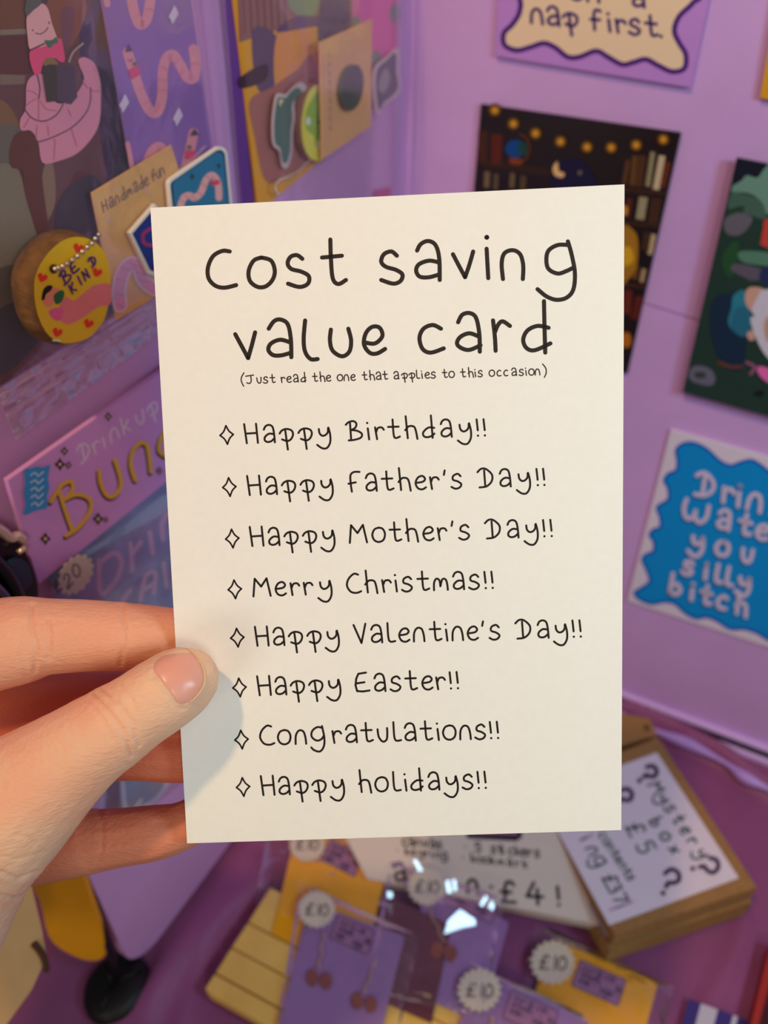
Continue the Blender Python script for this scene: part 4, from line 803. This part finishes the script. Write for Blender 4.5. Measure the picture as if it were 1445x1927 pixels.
# ------------------------------------------------------------------ the hand
def chain(spec, dens=7):
    out = []
    P = [(atd(x, y, d), r) for x, y, d, r in spec]
    Q = smooth([(*p, ) for p, r in P], False, 8); R = smooth([(r, 0, 0) for p, r in P], False, 8)
    for i in range(len(Q) - 1):
        n = max(1, int((Q[i + 1] - Q[i]).length / (R[i].x / dens)))
        for k in range(n): t = k / n; out.append((Q[i].lerp(Q[i + 1], t), R[i].x * (1 - t) + R[i + 1].x * t))
    out.append((Q[-1], R[-1].x)); return out
mm = .001
def fa(x, y, d, r): return (W / 2 + x / d * FPX, H / 2 - y / d * FPX, d, r)
def rp(px, d): return px * d / FPX
CH = [
 # thumb (in front of the card)
 [(352, 1279, .1716, 7.3 * mm), (330, 1291, .1702, 8.2 * mm), (298, 1312, .1690, 8.5 * mm), (255, 1341, .1682, 8.6 * mm), (210, 1371, .1680, 9.3 * mm), (155, 1408, .1690, 10.2 * mm), (85, 1462, .1710, 12.4 * mm), (0, 1532, .1740, 15.8 * mm), (-80, 1605, .1790, 18.4 * mm), (-150, 1740, .1830, 19.5 * mm)],
 # index
 [(408, 1222, .1925, 6.3 * mm), (370, 1212, .1915, 7.4 * mm), (320, 1205, .1905, 8.0 * mm), (240, 1198, .1900, 8.35 * mm), (160, 1196, .1900, 8.9 * mm), (85, 1198, .1900, 9.5 * mm), (30, 1206, .1905, 11.0 * mm), (-60, 1225, .1950, 12.0 * mm), (-200, 1262, .2060, 12.5 * mm), (-300, 1350, .2100, 14 * mm)],
 # middle
 [(420, 1330, .1940, 6.2 * mm), (380, 1328, .1930, 7.4 * mm), (320, 1326, .1935, 8.0 * mm), (220, 1327, .2020, 8.9 * mm), (110, 1334, .2110, 9.9 * mm), (0, 1346, .2160, 10.8 * mm), (-120, 1372, .2150, 11.5 * mm), (-260, 1430, .2160, 13 * mm)],
 # ring
 [(420, 1418, .1955, 5.8 * mm), (385, 1417, .1950, 7.0 * mm), (335, 1414, .1945, 7.9 * mm), (240, 1412, .1965, 7.7 * mm), (130, 1420, .2020, 8.4 * mm), (20, 1442, .2080, 9.2 * mm), (-110, 1480, .2140, 10.5 * mm), (-240, 1530, .2190, 12.5 * mm)],
 # little finger
 [(398, 1528, .1955, 4.8 * mm), (372, 1540, .1950, 5.8 * mm), (335, 1557, .1948, 6.1 * mm), (290, 1567, .1955, 6.9 * mm), (225, 1576, .1980, 7.4 * mm), (150, 1586, .2010, 8.3 * mm), (60, 1600, .2060, 9.0 * mm), (-60, 1610, .2120, 10.0 * mm), (-180, 1630, .2190, 12 * mm)],
 # palm and back of the hand
 [(-300, 1350, .2080, 14 * mm), (-280, 1440, .2120, 15 * mm), (-260, 1540, .2150, 15 * mm), (-220, 1640, .2150, 14 * mm)],
 [(-300, 1380, .205, 15 * mm), (-300, 1560, .200, 19 * mm), (-300, 1760, .190, 21 * mm), (-330, 1930, .175, 21 * mm), fa(-.130, -.150, .130, 24 * mm), fa(-.132, -.20, .075, 27 * mm), fa(-.133, -.25, .02, 29 * mm)],
 [(-180, 1640, .214, 12 * mm), (-230, 1780, .196, 18 * mm), (-300, 1930, .178, 20 * mm), fa(-.125, -.148, .132, 22 * mm)],
 [(-150, 1740, .1830, 19.0 * mm), (-230, 1880, .178, 19.5 * mm), (-340, 2020, .168, 20 * mm)],
]
hv, hf = spheres([(p, r, ICO2 if r < .008 else ICO3) for c in CH for p, r in chain(c)])
me = bpy.data.meshes.new('hand'); me.from_pydata(hv, [], hf)
hand = bpy.data.objects.new('hand', me); C.objects.link(hand)
rm = hand.modifiers.new('r', 'REMESH'); rm.mode = 'VOXEL'; rm.voxel_size = .0005
smo = hand.modifiers.new('s', 'SMOOTH'); smo.factor = .5; smo.iterations = 7
dg = bpy.context.evaluated_depsgraph_get(); dg.update()
nm = bpy.data.meshes.new_from_object(hand.evaluated_get(dg)); hand.modifiers.clear(); hand.data = nm; bpy.data.meshes.remove(me)
# knuckle creases and folds as real relief
def proj(v):
    d = v - CAM; z = d.dot(FW); return W / 2 + FPX * d.dot(RT) / z, H / 2 - FPX * d.dot(UP) / z, z
CRE = [  # polyline px, depth of groove mm, half width px, (depth range)
 ([(178, 1306), (205, 1338), (232, 1376), (247, 1422)], .5, 3.0, 0, .176), ([(192, 1298), (222, 1322), (250, 1362), (262, 1402)], .36, 2.8, 0, .176), ([(226, 1288), (246, 1310), (256, 1340)], .22, 3, 0, .176), ([(168, 1318), (190, 1350), (212, 1392)], .15, 3, 0, .176),
 ([(230, 1142), (235, 1180), (232, 1212), (226, 1250)], .42, 3.4, .176, .30), ([(60, 1140), (60, 1185), (70, 1215), (64, 1262)], .5, 3.5, .176, .30), ([(92, 1165), (95, 1200), (92, 1240)], .45, 3.2, .176, .30), ([(50, 1280), (36, 1230), (40, 1180)], .2, 3, .176, .3),
 ([(0, 1640), (35, 1654), (70, 1640)], .5, 3.5, 0, .19), ([(0, 1683), (30, 1690), (56, 1680)], .45, 3.5, 0, .19), ([(84, 1602), (60, 1580), (30, 1570)], .2, 3, 0, .19), ([(0, 1610), (30, 1618), (76, 1604)], .15, 3, 0, .19),
 ([(186, 1522), (193, 1560), (191, 1600), (182, 1632)], .16, 5, .19, .3), ([(286, 1265), (300, 1288), (322, 1314), (336, 1334), (345, 1334)], .25, 3.0, 0, .176)]
def sd(px, py, pl):
    best = 1e9
    for (ax, ay), (bx, by) in zip(pl[:-1], pl[1:]):
        dx, dy = bx - ax, by - ay; t = max(0, min(1, ((px - ax) * dx + (py - ay) * dy) / (dx * dx + dy * dy)))
        best = min(best, math.hypot(px - ax - dx * t, py - ay - dy * t))
    return best
NRM = [v.normal.copy() for v in nm.vertices]; NEW = [v.co.copy() for v in nm.vertices]
for vi, (co, nr) in enumerate(zip(list(NEW), NRM)):
    x, y, z = proj(co)
    if x < -30 or nr.dot(CAM - co) < 0: continue
    d = 0
    for pl, amp, wd, z0, z1 in CRE:
        if z0 < z < z1 and min(p[0] for p in pl) - 15 < x < max(p[0] for p in pl) + 15 and min(p[1] for p in pl) - 15 < y < max(p[1] for p in pl) + 15:
            s = sd(x, y, pl); d += amp * mm * (math.exp(-(s / wd) ** 2) - .28 * math.exp(-((s - 8) / 6) ** 2))
    if z < .19: d += .00010 * noise.noise(co * 260) + .00005 * noise.noise(co * 700)
    NEW[vi] = co - nr * d
nm.vertices.foreach_set('co', [c for v in NEW for c in v])
nm.update()
def skin():
    m = bpy.data.materials.new('warm_skin'); m.use_nodes = True; nt = m.node_tree; b = nt.nodes['Principled BSDF']; L = nt.links.new; N = nt.nodes.new
    tc = N('ShaderNodeTexCoord'); n = N('ShaderNodeTexNoise'); n.inputs['Scale'].default_value = 55; n.inputs['Detail'].default_value = 5
    L(tc.outputs['Object'], n.inputs['Vector']); r = N('ShaderNodeValToRGB'); r.color_ramp.elements[0].position = .32; r.color_ramp.elements[1].position = .68
    r.color_ramp.elements[0].color = (*lin((244, 198, 164)), 1); r.color_ramp.elements[1].color = (*lin((246, 180, 148)), 1)
    L(n.outputs['Fac'], r.inputs['Fac'])
    at = N('ShaderNodeAttribute'); at.attribute_name = 'flush_shade'; mx = N('ShaderNodeMix'); mx.data_type = 'RGBA'
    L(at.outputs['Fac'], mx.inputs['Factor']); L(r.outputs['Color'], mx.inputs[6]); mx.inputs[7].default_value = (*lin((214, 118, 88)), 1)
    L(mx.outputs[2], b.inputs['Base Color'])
    b.inputs['Roughness'].default_value = .5; b.inputs['Specular IOR Level'].default_value = .32
    b.inputs['Subsurface Weight'].default_value = .35; b.inputs['Subsurface Radius'].default_value = (1, .35, .18); b.inputs['Subsurface Scale'].default_value = .0035
    mp = N('ShaderNodeMapping'); mp.inputs['Scale'].default_value = (1.0, 1.6, 3.0); mp.inputs['Rotation'].default_value = (0, .5, 0); L(tc.outputs['Object'], mp.inputs['Vector'])
    n2 = N('ShaderNodeTexVoronoi'); n2.inputs['Scale'].default_value = 620; L(mp.outputs['Vector'], n2.inputs['Vector'])
    n3 = N('ShaderNodeTexNoise'); n3.inputs['Scale'].default_value = 350; n3.inputs['Detail'].default_value = 5; L(mp.outputs['Vector'], n3.inputs['Vector'])
    ad = N('ShaderNodeMath'); ad.operation = 'ADD'; L(n2.outputs['Distance'], ad.inputs[0]); L(n3.outputs['Fac'], ad.inputs[1])
    bu = N('ShaderNodeBump'); bu.inputs['Strength'].default_value = .45; bu.inputs['Distance'].default_value = .00026
    L(ad.outputs[0], bu.inputs['Height']); L(bu.outputs['Normal'], b.inputs['Normal']); return m
# fingers' redder skin, with the shade behind the card painted in as well
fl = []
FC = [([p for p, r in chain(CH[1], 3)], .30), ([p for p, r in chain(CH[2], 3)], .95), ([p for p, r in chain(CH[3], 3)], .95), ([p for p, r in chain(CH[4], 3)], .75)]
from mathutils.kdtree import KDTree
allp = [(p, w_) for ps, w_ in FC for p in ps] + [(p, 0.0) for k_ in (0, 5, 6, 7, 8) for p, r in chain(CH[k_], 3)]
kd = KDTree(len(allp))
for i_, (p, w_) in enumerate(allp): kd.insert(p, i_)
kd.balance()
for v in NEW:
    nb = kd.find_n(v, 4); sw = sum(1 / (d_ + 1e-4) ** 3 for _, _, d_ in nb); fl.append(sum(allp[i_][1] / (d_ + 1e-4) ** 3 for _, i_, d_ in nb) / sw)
at_ = nm.attributes.new('flush_shade', 'FLOAT', 'POINT'); at_.data.foreach_set('value', fl)
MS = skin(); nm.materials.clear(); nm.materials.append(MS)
nm.polygons.foreach_set('use_smooth', [True] * len(nm.polygons))
tagit(hand, 'left hand pinching the white card, thumb in front and four fingers behind', 'hand')
hand.name = 'hand'
# thumbnail: a curved plate laid on the thumb
bvh = BVHTree.FromPolygons([v.co.copy() for v in nm.vertices], [tuple(p.vertices) for p in nm.polygons])
no = [(284, 1256), (292, 1238), (309, 1225), (331, 1217), (352, 1219), (368, 1229), (382, 1248), (388, 1270), (386, 1290), (374, 1310), (356, 1325), (338, 1330), (326, 1317), (308, 1292), (292, 1270)]
no = [(v.x, v.y) for v in smooth([(x, y, 0) for x, y in no], True, 4)]
ncx, ncy = 336.0, 1272.0; vs = []; fs = []; K = len(no); RG = 10
def hit(x, y):
    r = ray(x, y).normalized(); h = bvh.ray_cast(CAM, r)
    return h[0], h[1]
import statistics
for j in range(RG + 1):
    s = 1 - .94 * j / RG
    for x, y in no:
        X, Y = ncx + (x - ncx) * s, ncy + (y - ncy) * s; p, nn = hit(X, Y)
        if p is None: p = CP.at(X, Y, .004); nn = CP.n
        lift = .00026 * (1 - s ** 6) - .00022 * (s > .99)
        vs.append(p + (nn * .5 + CP.n * .5) * lift)
for j in range(RG):
    for i in range(K): fs.append([j * K + i, (j + 1) * K + i, (j + 1) * K + (i + 1) % K, j * K + (i + 1) % K])
fs.append([RG * K + i for i in reversed(range(K))])
mn = bpy.data.materials.new('nail'); mn.use_nodes = True; b = mn.node_tree.nodes['Principled BSDF']
b.inputs['Base Color'].default_value = (*lin((240, 172, 152)), 1); b.inputs['Roughness'].default_value = .3; b.inputs['Subsurface Weight'].default_value = .4; b.inputs['Subsurface Scale'].default_value = .002; b.inputs['Subsurface Radius'].default_value = (1, .4, .2); b.inputs['Specular IOR Level'].default_value = .4
nl = meshobj('thumbnail', vs, fs, mn, hand, True); nl['label'] = 'pink thumbnail with a pale free edge'
sm2 = nl.modifiers.new('s', 'SMOOTH'); sm2.iterations = 4
tip = [(331, 1218.5), (352, 1220.5), (367, 1231), (380, 1249), (386, 1270), (384, 1289), (372, 1308), (357, 1321)]
tp = []
for x, y in smoothp(tip):
    p, nn = hit(x, y); tp.append(p + CP.n * .0003 if p else CP.at(x, y, .004))
tube('nail_free_edge', tp, [.00018 + .0001 * math.sin(math.pi * i / (len(tp) - 1)) for i in range(len(tp))], mat('pale_nail_edge', (232, 190, 150), .4, .4), hand, 8)

GR = {'art_print': 'art prints on the display boards', 'earring_pack': 'carded earring packs on the table', 'enamel_pin': 'enamel pins on the left board', 'kraft_box': 'kraft boxes on the cloth', 'bookmark': 'bookmarks in the clear bags', 'backing_card': 'kraft backing cards in the clear bags', 'display_board': 'display boards of the stall'}
for o in bpy.data.objects:
    if o.parent is None and o.name.split('.')[0] in GR: o['group'] = GR[o.name.split('.')[0]]
